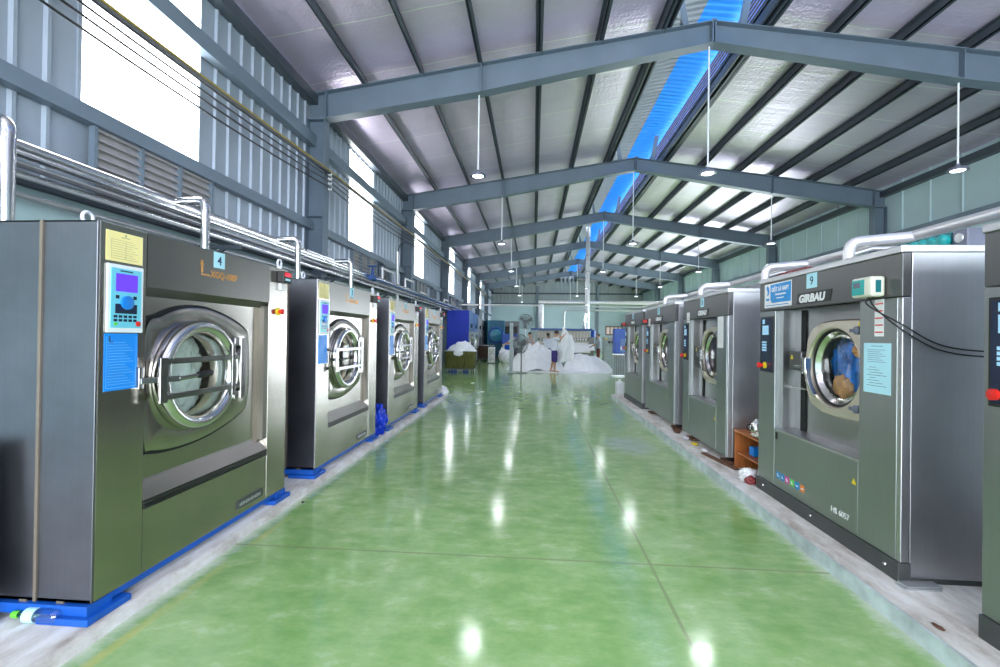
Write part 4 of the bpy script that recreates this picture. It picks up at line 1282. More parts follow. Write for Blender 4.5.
# blue valve with a handwheel, gauge discs and conduit stubs
t = thing('gate_valve', 'blue gate valve with a handwheel on the left wall pipes', 'valve', (-4.12, 11.45, 2.93), 0)
obj('valve_body', MB().lathe([(-0.14, 0.0), (-0.14, 0.07), (-0.11, 0.07), (-0.09, 0.045), (0.09, 0.045), (0.11, 0.07), (0.14, 0.07), (0.14, 0.0)], (0, 0, 0), 'y', 20).lathe([(0.0, 0.055), (0.12, 0.045), (0.2, 0.03), (0.30, 0.015)], (0, 0, 0), 'z', 18), 'pipe_blue', t, smooth=40)
hw = MB()
hw.tube([(0.11 * math.cos(2 * PI * q / 24), 0.11 * math.sin(2 * PI * q / 24), 0.30) for q in range(25)], 0.012, 8)
for q in range(3):
    hw.bar((-0.11 * math.cos(q * PI / 3), -0.11 * math.sin(q * PI / 3), 0.30), (0.11 * math.cos(q * PI / 3), 0.11 * math.sin(q * PI / 3), 0.30), 0.014)
obj('handwheel', hw, 'pipe_blue', t, smooth=40)
for k, (Y, z) in enumerate(((10.25, 3.42), (11.75, 3.28))):
    t = thing('pressure_gauge', 'round dial gauge, %s of the two beside the nearest column of the left wall' % ['left', 'right'][k], 'gauge', (-4.81, Y, z), 0, 'dial gauges')
    obj('gauge_body', MB().lathe([(0, 0.0), (0, 0.08), (0.05, 0.085), (0.05, 0.0)], (0, 0, 0), 'x', 24), 'pipe_dark', t, smooth=40)
    obj('gauge_face', MB().lathe([(0.05, 0.07), (0.053, 0.0)], (0, 0, 0), 'x', 24), 'white', t, smooth=40)
    obj('gauge_stem', MB().tube([(0.02, 0, -0.08), (0.02, 0, -0.40)], 0.012, 8), 'pipe_grey', t, smooth=40)
# vertical white post and cable on the wall beyond the nearest column
pipe('conduit', [(-4.3, 14.2, 2.0), (-4.3, 14.2, 4.1)], 0.04, 'pipe_grey', 'upright grey conduit between the two nearest left columns')
pipe('cable', [(-4.3, 14.2, 4.08), (-4.3, 14.4, 4.35), (-4.35, 15.2, 4.6), (-4.4, 16.3, 4.72)], 0.014, 'cable', 'black cable arching from the grey conduit to the second left column', 'cable')
for k, (Y, z) in enumerate(((12.6, 3.35), (14.9, 3.35), (16.9, 3.1), (21.5, 3.2))):
    pts = [(-4.25, Y, 3.02)] + bend((-4.25, Y, 3.0), (-4.25, Y + 0.9, z), (-4.25, Y, z), 0.06) + [(-4.25, Y + 1.0, z)]
    pipe('branch_pipe', pts, 0.032, 'pipe_white', 'pale branch pipe standing above the left wall bundle, %s from the camera' % ORDN[k], group='branch pipes above the bundle')
# dark exhaust fans between wall columns
for k, Y in enumerate((14.3, 21.3, 28.5)):
    t = thing('exhaust_fan', 'dark square exhaust fan in the left wall, %s from the camera' % ORDN[k], 'fan', (-4.80, Y, 3.30), 0, 'exhaust fans of the left wall')
    obj('housing', MB().box(0, 0.16, -0.40, -0.35, -0.36, 0.36).box(0, 0.16, 0.35, 0.40, -0.36, 0.36).box(0, 0.16, -0.4, 0.4, 0.32, 0.37).box(0, 0.16, -0.4, 0.4, -0.37, -0.32), 'girt', t)
    obj('back_plate', MB().box(-0.01, 0.01, -0.36, 0.36, -0.33, 0.33), 'win_brown', t)
    bl = MB()
    for q in range(5):
        aa = q * 2 * PI / 5
        u, v = math.cos(aa), math.sin(aa)
        bl.add([(0.05, 0.04 * u - 0.03 * v, 0.04 * v + 0.03 * u), (0.09, 0.04 * u + 0.03 * v, 0.04 * v - 0.03 * u), (0.10, 0.29 * u + 0.10 * v, 0.29 * v - 0.10 * u), (0.05, 0.29 * u - 0.08 * v, 0.29 * v + 0.08 * u)], [(0, 1, 2, 3)])
    bl.lathe([(0.03, 0.06), (0.12, 0.06), (0.13, 0.0)], (0, 0, 0), 'x', 16)
    obj('blades', bl, 'pipe_dark', t)
# wires and yellow conduit strung along the columns
SUP = [(-5, 4.30), (2.47, 4.42), (9.47, 4.60), (16.47, 4.73), (23.47, 4.78), (30.47, 4.82), (37.47, 4.85), (44.47, 4.88)]
def strung(x_, dz, sag):
    pts = []
    for i in range(len(SUP) - 1):
        (ya, za), (yb, zb_) = SUP[i], SUP[i + 1]
        for j in range(10):
            tt = j / 10
            pts.append((x_, ya + (yb - ya) * tt, za + (zb_ - za) * tt + dz - sag * 4 * tt * (1 - tt)))
    pts.append((x_, SUP[-1][0], SUP[-1][1] + dz))
    return pts
for k, dz in enumerate((0.0, 0.12, 0.22, 0.31)):
    pipe('wire', strung(-4.36, dz, 0.10 - 0.015 * k), 0.013, 'cable', 'thin black wire strung along the left columns, %s of four from the bottom' % ORDN[k].replace('nearest', 'first'), 'cable', 'wires along the left columns', n=6)
pipe('conduit', [(p[0], p[1], p[2] + 0.0) for p in strung(-4.38, 0.37, 0.02)], 0.016, 'brass', 'yellow gas conduit above the black wires along the left columns', n=8)
pipe('conduit', [(p[0], p[1], p[2] + 0.0) for p in strung(-4.40, 0.32, 0.0)], 0.03, 'pipe_dark', 'dark cable tray right under the yellow conduit of the left columns', n=8)
for k, (Y, z) in enumerate(SUP[2:7]):
    t = thing('insulator_rack', 'rack of pale wire insulators on the %s left column' % ORDN[k], 'insulator', (-4.44, Y, z), 0, 'insulator racks')
    obj('rack_bar', MB().box(0, 0.02, 0.04, 0.07, -0.06, 0.40), 'pipe_dark', t)
    for q, dz in enumerate((0.0, 0.12, 0.22, 0.31)):
        obj('insulator', MB().lathe([(0, 0.02), (0.02, 0.035), (0.04, 0.02), (0.06, 0.035), (0.08, 0.02), (0.085, 0)], (0.015, 0.055, dz - 0.012), 'x', 12), 'white', t, smooth=40)

# ------------------------------------------------------------------ pipes on the right
pipe('steam_pipe', [(3.34, -5, 2.44), (3.34, 14.5, 2.44)], 0.045, 'pipe_white', 'long silver-white pipe along the back of the right washer row')
pipe('pipe', [(3.46, -5, 2.36), (3.46, 14.5, 2.36)], 0.03, 'pipe_grey', 'thin grey pipe below the long white pipe on the right')
pipe('pipe', [(3.40, -5, 2.30), (3.40, 14.5, 2.30)], 0.022, 'chrome', 'thin bright pipe lowest behind the right washer row')
RN = ['washer with card 9', 'washer beside the wooden shelf', 'third right washer', 'farthest right washer']
for k, Y in enumerate((4.46, 6.0, 8.23, 10.4)):
    zt = 2.41
    pts = [(3.34, Y - 0.14, zt + 0.02)] + bend((3.34, Y - 0.14, zt), (2.88, Y, 2.0), (2.88, Y, zt), 0.10) + [(2.88, Y, 2.06)]
    o = thing('elbow_pipe', 'silver-white elbow pipe feeding the top of the ' + RN[k], 'pipe', (0, 0, 0), 0, 'elbow pipes of the right row')
    obj('elbow', MB().tube(pts, 0.048, 16), 'pipe_white', o, smooth=50)
    obj('flange', MB().lathe([(0, 0.055), (0, 0.08), (0.015, 0.08), (0.015, 0.055)], (2.88, Y, 2.065), 'z', 20), 'pipe_grey', o, smooth=40)
    obj('hose', MB().tube([(2.93, Y, 2.30), (3.05, Y - 0.05, 2.34), (3.42, Y - 0.16, 2.32)], 0.02, 8), 'pipe_grey', o, smooth=50)
for k, Y in enumerate((0.2, 3.0, 5.0, 7.05, 9.1, 11.3)):
    t = thing('pipe_stand', 'grey steel pipe stand behind the right washers, %s from the camera' % ORDN[k], 'bracket', (3.68, Y, 0.1), 0, 'pipe stands of the right row')
    obj('post', MB().box(-0.02, 0.02, -0.02, 0.02, 0, 2.37), 'frame_dark', t)
    obj('cross_arm', MB().box(-0.38, 0.05, -0.02, 0.02, 2.13, 2.16), 'frame_dark', t)

# ------------------------------------------------------------------ small things near the camera
t = thing('plastic_bottle', 'clear crushed plastic bottle with a green cap lying by the nearest left washer', 'bottle', (-2.53, 2.10, 0.095), 0.03)
bt = MB().lathe([(0.015, 0.013), (0.03, 0.016), (0.055, 0.030), (0.10, 0.033), (0.13, 0.030), (0.16, 0.033), (0.20, 0.031), (0.225, 0.028), (0.235, 0.012), (0.23, 0.0)], (0, 0, 0), 'x', 20)
obj('bottle_body', bt, 'pet', t, smooth=60)
obj('bottle_label', MB().lathe([(0.06, 0.0315), (0.06, 0.0335), (0.115, 0.0342), (0.115, 0.0315)], (0, 0, 0), 'x', 20), 'paper_lb', t, smooth=40)
obj('bottle_cap', MB().lathe([(-0.012, 0.0), (-0.012, 0.016), (0.014, 0.017), (0.018, 0.013)], (0, 0, 0), 'x', 18), 'plug_green', t, smooth=40)
tag(obj('bottle_cap', MB().lathe([(0, 0.0), (0.0, 0.03), (0.03, 0.033), (0.035, 0.02), (0.035, 0)], (0, 0, 0), 'z', 18), 'paper_b', None, smooth=40, loc=(-2.62, 2.06, 0.06)), 'blue plastic cap on the plinth at the left edge of the photo', 'cap')
t = thing('sheet_metal_board', 'grey metal board leaning at the left edge of the photo', 'board', (-2.60, 2.02, 0.06), 0)
obj('board_face', MB().prism([(0.0, 0.46), (-0.03, 0.86), (-0.42, 0.86), (-0.42, 0.03), (-0.03, 0.03)], -0.005, 0.01, 'y'), 'steel_dark', t)
obj('board_rim', MB().bar((-0.03, 0, 0.865), (-0.42, 0, 0.865), 0.03, 0.015), 'pale', t)

# crumpled blue bag between the second and third left washer
tag(obj('plastic_bag', crumple((0, 0, 0), 0.16, (0.7, 0.8, 1.35), 0.35, 2.2, 5, 4.4), 'bag_blue', None, smooth=70, loc=(-2.22, 6.49, 0.06 + 0.20)), 'crumpled dark blue bag standing between the second and third left washers', 'bag')
# white rags by the last left washer
for k, (x_, y_, s_) in enumerate(((-2.13, 11.0, 0.09), (-2.22, 11.15, 0.12))):
    tag(obj('rag', crumple((0, 0, 0), s_, (1, 1, 0.9), 0.3, 2.5, 4, k + 2.0), 'linen', None, smooth=70, loc=(x_, y_, 0.06 + s_ * 0.8)), 'white rag on the end of the left plinth, %s of the pair' % ['smaller', 'larger'][k], 'cloth', 'rags at the end of the left plinth')
tag(obj('cloth_bundle', crumple((0, 0, 0), 0.13, (0.7, 0.8, 2.6), 0.25, 2.2, 4, 9.0), 'linen', None, smooth=70, loc=(-2.36, 11.18, 0.06 + 0.36)), 'tall white cloth bundle against the far side of the last left washer', 'cloth')

# orange wooden shelf between the right washers
t = thing('wooden_shelf', 'small orange wooden shelf between two grey washers on the right', 'shelf', (2.20, 4.62, 0.10), 0)
for nm, bx in (('side_panel', (0, 0.62, 0.0, 0.018, 0, 0.40)), ('side_panel', (0, 0.62, 0.58, 0.598, 0, 0.40)), ('top_board', (-0.01, 0.63, -0.01, 0.608, 0.40, 0.42)), ('shelf_board', (0.01, 0.61, 0.018, 0.58, 0.17, 0.185)), ('back_panel', (0.60, 0.615, 0.018, 0.58, 0, 0.40))):
    obj(nm, MB().box(*bx), 'wood', t, bevel=0.002)
t = thing('glass_kettle', 'small steel kettle with a clear lid on the orange wooden shelf', 'kettle', (2.32, 4.98, 0.52), 0)
obj('kettle_body', MB().lathe([(0, 0.0), (0.0, 0.055), (0.03, 0.065), (0.08, 0.06), (0.11, 0.045), (0.115, 0)], (0, 0, 0), 'z', 24), 'steel_bright', t, smooth=50)
obj('kettle_lid', MB().lathe([(0.115, 0.042), (0.13, 0.02), (0.15, 0.012), (0.155, 0)], (0, 0, 0), 'z', 24), 'white', t, smooth=50)
obj('kettle_handle', MB().tube([(-0.055, 0, 0.03), (-0.095, 0, 0.05), (-0.095, 0, 0.09), (-0.05, 0, 0.10)], 0.007, 8), 'black', t, smooth=50)
tag(obj('cloth', crumple((0, 0, 0), 0.07, (1.0, 1.2, 0.35), 0.3, 2.5, 4, 3.0), 'cream', None, smooth=70, loc=(2.27, 4.78, 0.545)), 'folded cream cloth on top of the orange wooden shelf', 'cloth')
tag(obj('storage_box', MB().box(-0.05, 0.05, -0.05, 0.05, 0, 0.09), 'paper_b', None, bevel=0.005, loc=(2.33, 5.0, 0.287)), 'small blue box inside the orange wooden shelf', 'box')
tag(obj('storage_box', MB().box(-0.05, 0.05, -0.06, 0.06, 0, 0.13), 'cream', None, bevel=0.005, loc=(2.45, 4.84, 0.287)), 'small cream carton inside the orange wooden shelf', 'box')
tag(obj('plastic_bag', crumple((0, 0, 0), 0.08, (0.9, 0.9, 0.8), 0.4, 2.4, 4, 7.0), 'paper_w', None, smooth=70, loc=(2.12, 4.72, 0.165)), 'white crumpled bag on the plinth in front of the wooden shelf', 'bag')
tag(obj('plastic_bag', crumple((0, 0, 0), 0.05, (0.9, 0.9, 0.8), 0.4, 2.4, 4, 1.0), 'maroon', None, smooth=70, loc=(2.11, 4.64, 0.135)), 'small red crumpled packet on the plinth in front of the wooden shelf', 'bag')
tag(obj('wood_slat', MB().box(-0.03, 0.03, -0.35, 0.35, 0, 0.02), 'wood_dark', None, bevel=0.004, loc=(2.13, 5.45, 0.10), rot=(0, 0, 0.15)), 'dark wooden slat lying on the right plinth under the washer beside the shelf', 'wood')
tag(obj('wood_slat', MB().box(-0.05, 0.05, -0.22, 0.22, 0, 0.025), 'wood_dark', None, bevel=0.004, loc=(2.20, 7.3, 0.10), rot=(0, 0, -0.2)), 'rusty slat lying under the third right washer', 'wood')
for k, (y_, m_) in enumerate(((5.9, 'paper_w'), (6.25, 'yellow'), (6.6, 'pale'), (7.0, 'wood_dark'))):
    tag(obj('litter_scrap', crumple((0, 0, 0), 0.045, (0.8, 1.6, 0.35), 0.3, 2.4, 3, k + 1.0), m_, None, smooth=70, loc=(2.13, y_, 0.118)), ['white paper scrap under the grey washer beside the shelf', 'yellow scrap under the grey washer beside the shelf', 'pale scrap on the plinth near the third right washer', 'rust-brown scrap on the plinth near the third right washer'][k], 'scrap')
for k in range(2):
    tag(obj('metal_shim', MB().box(-0.10, 0.10, -0.035, 0.035, 0, 0.008), 'pipe_grey', None, loc=(2.20 + 0.02 * k, 2.80 + 0.015 * k, 0.10 + 0.0085 * k), rot=(0, 0, 0.1 * k)), 'flat metal shim by the base corner of the washer with card 9, %s of two' % ['lower', 'upper'][k], 'shim', 'metal shims')
tag(obj('rust_flake', crumple((0, 0, 0), 0.032, (0.5, 1.0, 0.08), 0.4, 3, 3, 2.2), 'wood_dark', None, smooth=70, loc=(1.995, 2.42, 0.105)), 'rust-brown flake on the edge of the right plinth', 'debris')
tag(obj('pebble', crumple((0, 0, 0), 0.012, (1, 1, 0.6), 0.2, 2, 3, 1.1), 'black', None, smooth=60, loc=(-2.02, 3.95, 0.006)), 'small black pebble on the green floor beside the left kerb', 'debris')

# ------------------------------------------------------------------ mid distance
# white jerrycan at the end of the right plinth
t = thing('jerrycan', 'pale plastic jerrycan at the far end of the right washer row', 'jerrycan', (2.23, 12.1, 0), 0)
obj('can_body', MB().box(-0.105, 0.105, -0.14, 0.14, 0.0, 0.36), 'pale', t, bevel=0.03)
obj('can_neck', MB().lathe([(0.36, 0.04), (0.39, 0.035), (0.42, 0.035), (0.42, 0.0)], (0, 0.05, 0), 'z', 16), 'pale', t, smooth=40)
obj('can_handle', MB().tube([(0, -0.10, 0.355), (0, -0.09, 0.41), (0, -0.01, 0.42), (0, 0.01, 0.36)], 0.012, 8), 'pale', t, smooth=50)
# slatted steel barrier and blue cabinet behind it
t = thing('steel_barrier', 'slatted stainless barrier beyond the right washer row', 'barrier', (3.07, 18.2, 0), 0)
for q in range(7):
    obj('slat', MB().box(q * 0.085, q * 0.085 + 0.045, 0, 0.03, 0.04, 0.83), 'cab_grey', t, bevel=0.004)
obj('top_rail', MB().box(-0.03, 0.58, -0.01, 0.04, 0.83, 0.87), 'pipe_grey', t, bevel=0.004)
obj('bottom_rail', MB().box(-0.03, 0.58, -0.01, 0.04, 0.0, 0.05), 'pipe_grey', t, bevel=0.004)
t = thing('blue_cabinet', 'tall blue metal cabinet behind the slatted barrier', 'cabinet', (3.22, 18.7, 0), 0)
obj('cabinet_body', MB().box(0, 0.85, 0, 0.5, 0.86, 1.86), 'cab_blue', t, bevel=0.01)
obj('lower_body', MB().box(0, 0.85, 0, 0.5, 0.05, 0.86), 'iron_grey', t, bevel=0.01)
obj('cabinet_door', MB().box(0.22, 0.60, -0.02, 0.0, 0.90, 1.45), 'dryer_front', t, bevel=0.005)
obj('door_handle', MB().box(0.24, 0.26, -0.045, -0.02, 1.0, 1.15), 'pipe_grey', t)
obj('base', MB().box(0.02, 0.83, 0.02, 0.48, 0, 0.05), 'pipe_dark', t)
# thin steel table legs/rails beside the cabinet
# control cabinet of the ironer
t = thing('control_cabinet', 'grey control cabinet with small dark meters at the right end of the ironer', 'cabinet', (3.60, 24.0, 0), 0)
obj('cabinet_body', MB().box(0, 0.55, 0, 0.6, 0, 1.05), 'cab_grey', t, bevel=0.01)
obj('sloped_console', MB().prism([(0.05, 1.05), (0.6, 1.05), (0.6, 1.52), (0.20, 1.50)], 0.0, 0.55, 'x'), 'cab_grey', t, bevel=0.005)
for q, m_ in enumerate(('yellow', 'black', 'black')):
    obj('meter', MB().box(0.06 + q * 0.16, 0.17 + q * 0.16, 0.04, 0.12, 1.20 if q else 1.38, 1.32 if q else 1.47), m_, t)
obj('red_button', MB().lathe([(0, 0.03), (-0.03, 0.03), (-0.03, 0)], (0.42, 0.13, 1.42), 'y', 12), 'red', t)

# flatwork ironer
t = thing('flatwork_ironer', 'long flatwork ironer with a blue top beam behind the linen piles', 'ironing machine', (0.05, 26.6, 0), 0)
obj('top_beam', MB().box(-0.25, 3.25, -0.1, 0.5, 1.86, 1.98), 'iron_blue', t, bevel=0.01)
obj('left_side_cabinet', MB().box(-0.25, 0.15, -0.6, 1.4, 0, 1.86), 'cab_grey', t, bevel=0.01)
obj('right_side_cabinet', MB().box(3.05, 3.35, -0.2, 1.4, 0, 1.5), 'iron_grey', t, bevel=0.01)
obj('hood_panel', MB().box(0.15, 3.15, 0.2, 0.3, 1.42, 1.86), 'iron_beige', t)
rv = MB()
for q in range(16):
    rv.box(0.22 + q * 0.185, 0.26 + q * 0.185, 0.18, 0.2, 1.46, 1.8)
obj('hood_ribs', rv, 'cream', t)
obj('clip_rail', MB().box(0.15, 3.1, -0.15, 0.0, 1.30, 1.42), 'iron_grey', t)
for q in range(18):
    obj('clip', MB().box(0.30 + q * 0.15, 0.38 + q * 0.15, -0.20, -0.15, 1.31, 1.40), 'paper_w', t)
obj('feed_roller', MB().lathe([(0, 0), (0, 0.10), (2.95, 0.10), (2.95, 0)], (0.15, 0.0, 1.18), 'x', 24), 'cream', t, smooth=40)
obj('feed_table', MB().prism([(-0.6, 0.62), (0.1, 1.08), (0.1, 1.14), (-0.6, 0.68)], 0.2, 3.1, 'x'), 'paper_w', t)
obj('front_apron', MB().box(0.15, 3.15, -0.45, -0.40, 0.12, 0.62), 'iron_grey', t)
obj('rear_housing', MB().box(0.15, 3.15, 0.3, 1.4, 0.1, 1.7), 'iron_grey', t, bevel=0.01)
sheet = MB()
n1, n2 = 24, 10
vs = []
for i in range(n1 + 1):
    for j in range(n2 + 1):
        u, v = i / n1, j / n2
        x_ = 1.35 + 2.0 * u
        y_ = 26.0 - 0.15 + 0.75 * v - 0.25 * u * (1 - v)
        z_ = 0.66 + 0.50 * v + 0.06 * u * (1 - v) - 0.10 * math.sin(PI * u) * (1 - v) + 0.02 * math.sin(9 * u + 4 * v)
        vs.append((x_, y_, z_ + 0.05))
fs = [(i * (n2 + 1) + j, (i + 1) * (n2 + 1) + j, (i + 1) * (n2 + 1) + j + 1, i * (n2 + 1) + j + 1) for i in range(n1) for j in range(n2)]
sheet.add(vs, fs)
so = obj('bed_sheet', sheet, 'linen', None, smooth=80)
sm = so.modifiers.new('solid', 'SOLIDIFY')
sm.thickness = 0.01
tag(so, 'white bed sheet being fed onto the ironer table by the person in grey', 'sheet')
tag(obj('chemical_drum', MB().lathe([(0, 0), (0, 0.13), (0.40, 0.13), (0.42, 0.11), (0.42, 0)], (0, 0, 0), 'z', 20), 'cab_blue', None, smooth=40, loc=(3.42 - 0.02, 26.9, 1.50)), 'blue drum standing on the right end of the ironer', 'drum')
# exhaust ducts around the ironer
t = thing('exhaust_duct', 'tall silver exhaust duct rising from the ironer to the roof ridge', 'duct', (3.16, 27.9, 0), 0)
obj('duct_pipe', MB().tube([(0, 0, 1.6), (0, 0, 2.3), (0.0, 0, 2.5), (0.0, 0, 8.1)], 0.13, 18), 'pipe_grey', t, smooth=50)
cl = MB()
for q in range(6):
    cl.lathe([(-0.02, 0.13), (-0.02, 0.14), (0.02, 0.14), (0.02, 0.13)], (0, 0, 2.4 + q * 1.0), 'z', 20)
obj('duct_collar', cl, 'chrome', t, smooth=40)
obj('duct_elbow', MB().tube([(0, 0, 1.75), (-0.08, 0, 1.95), (-0.12, 0, 2.3), (0, 0, 2.9)], 0.14, 16), 'chrome', t, smooth=50)
t = thing('pipe_run', 'large grey duct crossing the hall at height, with its upright leg left of the ironer', 'duct', (0, 28.6, 0), 0)
obj('upright', MB().tube([(0.42, 0, 0.0), (0.42, 0, 3.5)], 0.15, 16), 'pipe_grey', t, smooth=50)
obj('crossing_pipe', MB().tube([(0.25, 0, 3.62), (11.0, 0, 3.62)], 0.12, 16), 'pipe_white', t, smooth=50)
obj('second_pipe', MB().tube([(0.25, 0.1, 3.38), (11.0, 0.1, 3.38)], 0.05, 10), 'pipe_grey', t, smooth=50)
pts = [(1.8, 28.0, 1.98)] + bend((1.8, 28.0, 2.0), (6, 28.0, 3.12), (1.8, 28.0, 3.12), 0.25) + [(7.0, 28.0, 3.12)]
pipe('pipe', pts, 0.06, 'pipe_grey', 'thin grey pipe bending down to the middle of the ironer')
pipe('pipe', [(-4.85, 28.6, 3.42), (0.30, 28.6, 3.42)], 0.05, 'pipe_white', 'pale horizontal pipe crossing left of the ironer duct')

# dryers on the left
def dryer(Y, depth_y, h, x0, x1, bodym, frontm, label, ring='steel_bright'):
    t = thing('tumble_dryer', label, 'dryer', (x0, Y, 0), 0, 'tumble dryers on the left')
    D = x0 - x1
    obj('cabinet', MB().box(-D, -0.02, 0.0, depth_y - 0.03, 0.1, h), bodym, t, bevel=0.01)
    obj('plinth_base', MB().box(-D + 0.05, -0.06, 0.03, depth_y - 0.06, 0, 0.1), 'pipe_dark', t)
    obj('upper_front', MB().box(-0.02, 0.0, 0.02, depth_y - 0.05, 1.75, h - 0.03), frontm, t, bevel=0.005)
    obj('lower_front', MB().box(-0.02, 0.0, 0.02, depth_y - 0.05, 0.12, 1.73), 'dryer_grey', t, bevel=0.005)
    c = (0.0, depth_y / 2, 1.1)
    d = obj('door', MB().lathe([(0, 0.46), (0.05, 0.46), (0.07, 0.42), (0.06, 0.36), (0.02, 0.34)], c, 'x', 40), ring, t, smooth=40)
    obj('door_glass', MB().lathe([(0.025, 0.35), (0.035, 0.0)], c, 'x', 32), 'navy', d, smooth=40)
    obj('control_panel', MB().box(0.0, 0.012, depth_y * 0.3, depth_y * 0.7, 1.9, 2.1), 'navy', t)
    return t
dryer(23.1, 1.80, 2.78, -3.27, -4.40, 'dryer_blue', 'dryer_front', 'bright blue tumble dryer cabinet behind the green linen cart')
dryer(24.95, 1.90, 2.72, -3.27, -4.40, 'dryer_blue', 'dryer_front', 'second blue tumble dryer, just beyond the bright blue one')
for k in range(4):
    dryer(27.0 + k * 1.95, 1.9, 2.55, -3.27, -4.40, 'dryer_grey', 'dryer_grey', 'grey tumble dryer with a dark round door, %s of four beyond the blue ones' % ORDN[k], 'pipe_dark')
# blue-ringed dryer turned towards the camera
t = thing('tumble_dryer', 'teal-blue dryer with a big round door facing the camera at the back left', 'dryer', (-2.42, 29.4, 0), -PI / 2 + 0.35, 'tumble dryers on the left')
obj('cabinet', MB().box(-1.1, 0.0, -0.55, 0.55, 0.1, 2.5), 'teal_ring', t, bevel=0.01)
obj('frame_posts', MB().box(0, 0.05, -0.56, -0.48, 0.0, 2.5).box(0, 0.05, 0.48, 0.56, 0.0, 2.5), 'teal_blue', t)
d = obj('door', MB().lathe([(0, 0.52), (0.07, 0.52), (0.10, 0.47), (0.07, 0.40)], (0.0, 0, 1.55), 'x', 40), 'iron_blue', t, smooth=40)
obj('door_glass', MB().lathe([(0.05, 0.42), (0.08, 0.2), (0.09, 0.0)], (0.0, 0, 1.55), 'x', 32), 'teal_blue', d, smooth=40)
obj('plinth_base', MB().box(-1.05, -0.03, -0.5, 0.5, 0, 0.1), 'pipe_dark', t)

# linen carts
def cart(x, y, wx, wy, z0, z1, mat, label, rim='pipe_grey'):
    t = thing('linen_cart', label, 'cart', (x, y, 0), 0)
    s_ = MB()
    tpr = 0.03
    n = 10
    rings = []
    for (zz, g) in ((z0, tpr), (z0 + 0.03, tpr * 0.5), (z1, 0.0)):
        ring = []
        for q in range(40):
            th = 2 * PI * q / 40
            cx, cy = math.cos(th), math.sin(th)
            e = 0.25
            px_ = math.copysign(abs(cx) ** e, cx) * (wx / 2 - g)
            py_ = math.copysign(abs(cy) ** e, cy) * (wy / 2 - g)
            wob = 0.012 * math.sin(q * 2.6 + zz * 9)
            ring.append((px_ * (1 + wob), py_ * (1 + wob), zz))
        rings.append(ring)
    vs = [p for r in rings for p in r]
    fs = [(i * 40 + q, i * 40 + (q + 1) % 40, (i + 1) * 40 + (q + 1) % 40, (i + 1) * 40 + q) for i in range(2) for q in range(40)]
    fs.append(tuple(range(40)))
    s_.add(vs, fs)
    obj('canvas_tub', s_, mat, t, smooth=50)
    rr = [(p[0] * 1.01, p[1] * 1.01, z1) for p in rings[2]]
    obj('rim', MB().tube(rr + [rr[0]], 0.018, 8), rim, t, smooth=50)
    f = MB()
    for sx in (-1, 1):
        f.box(sx * (wx / 2 - 0.05) - 0.02, sx * (wx / 2 - 0.05) + 0.02, -wy / 2 + 0.02, wy / 2 - 0.02, z0 - 0.04, z0)
    for sy in (-1, 1):
        f.box(-wx / 2 + 0.05, wx / 2 - 0.05, sy * (wy / 2 - 0.05) - 0.02, sy * (wy / 2 - 0.05) + 0.02, z0 - 0.04, z0)
    obj('under_frame', f, 'pipe_dark', t)
    for sx in (-1, 1):
        for sy in (-1, 1):
            cxx, cyy = sx * (wx / 2 - 0.12), sy * (wy / 2 - 0.1)
            wh = obj('caster', MB().lathe([(-0.018, 0), (-0.018, 0.06), (0.018, 0.06), (0.018, 0)], (cxx, cyy, 0.06), 'x', 18), 'black', t, smooth=40)
            obj('caster_fork', MB().box(cxx - 0.03, cxx - 0.022, cyy - 0.025, cyy + 0.025, 0.05, z0 - 0.04).box(cxx + 0.022, cxx + 0.03, cyy - 0.025, cyy + 0.025, 0.05, z0 - 0.04), 'pipe_grey', wh)
    return t
cart(-2.98, 18.7, 1.22, 0.80, 0.17, 0.87, 'canvas_green', 'olive green canvas linen cart piled with white cloth, front of the blue dryers')
cart(-2.82, 27.4, 0.86, 0.7, 0.15, 0.93, 'canvas_brown', 'dark brown linen cart standing beyond the green one')
def heap(nx, ny, fx, fy, hfun, seed, amp):
    mb = MB()
    vs, fs = [], []
    for i in range(nx + 1):
        for j in range(ny + 1):
            u, v = 2 * i / nx - 1, 2 * j / ny - 1
            # map the square to a disc
            x_ = u * math.sqrt(1 - v * v / 2)
            y_ = v * math.sqrt(1 - u * u / 2)
            rr = min(1, math.hypot(x_, y_))
            X_, Y_ = x_ * fx, y_ * fy
            h = hfun(x_, y_, rr)
            e = 1 - rr ** 6
            p = Vector((X_ * 2.2 + seed, Y_ * 2.2, seed))
            w_ = noise.fractal(p, 0.9, 2.2, 5) * amp + (0.4 - abs(noise.noise(p * 2.0))) * amp * 1.2 + (0.4 - abs(noise.noise(p * 4.3))) * amp * 0.9 + (0.4 - abs(noise.noise(p * 8.7))) * amp * 0.45
            ax = 0.10 * noise.noise(p * 1.3) * (1 if fx > 0.8 else 0.4)
            vs.append((X_ + ax, Y_ + ax * 0.6, max(0.0, h + w_ * e)))
    for i in range(nx):
        for j in range(ny):
            fs.append((i * (ny + 1) + j, (i + 1) * (ny + 1) + j, (i + 1) * (ny + 1) + j + 1, i * (ny + 1) + j + 1))
    mb.add(vs, fs)
    return mb
o = obj('linen_heap', heap(50, 40, 0.62, 0.42, lambda x_, y_, r: 0.05 + 0.33 * (1 - r ** 2) ** 1.2 + (0.02 if r < 0.9 else 0), 3.3, 0.09), 'linen', None, smooth=75, loc=(-2.93, 18.7, 0.83))
tag(o, 'crumpled white cloths heaped on the olive green cart', 'laundry', kind='stuff')
o = obj('linen_overhang', crumple((0, 0, 0), 0.16, (1.1, 0.35, 0.8), 0.3, 2.4, 5, 6.1), 'linen', None, smooth=70, loc=(-3.0, 18.28, 0.80))
tag(o, 'white cloth hanging over the front rim of the olive green cart', 'cloth')

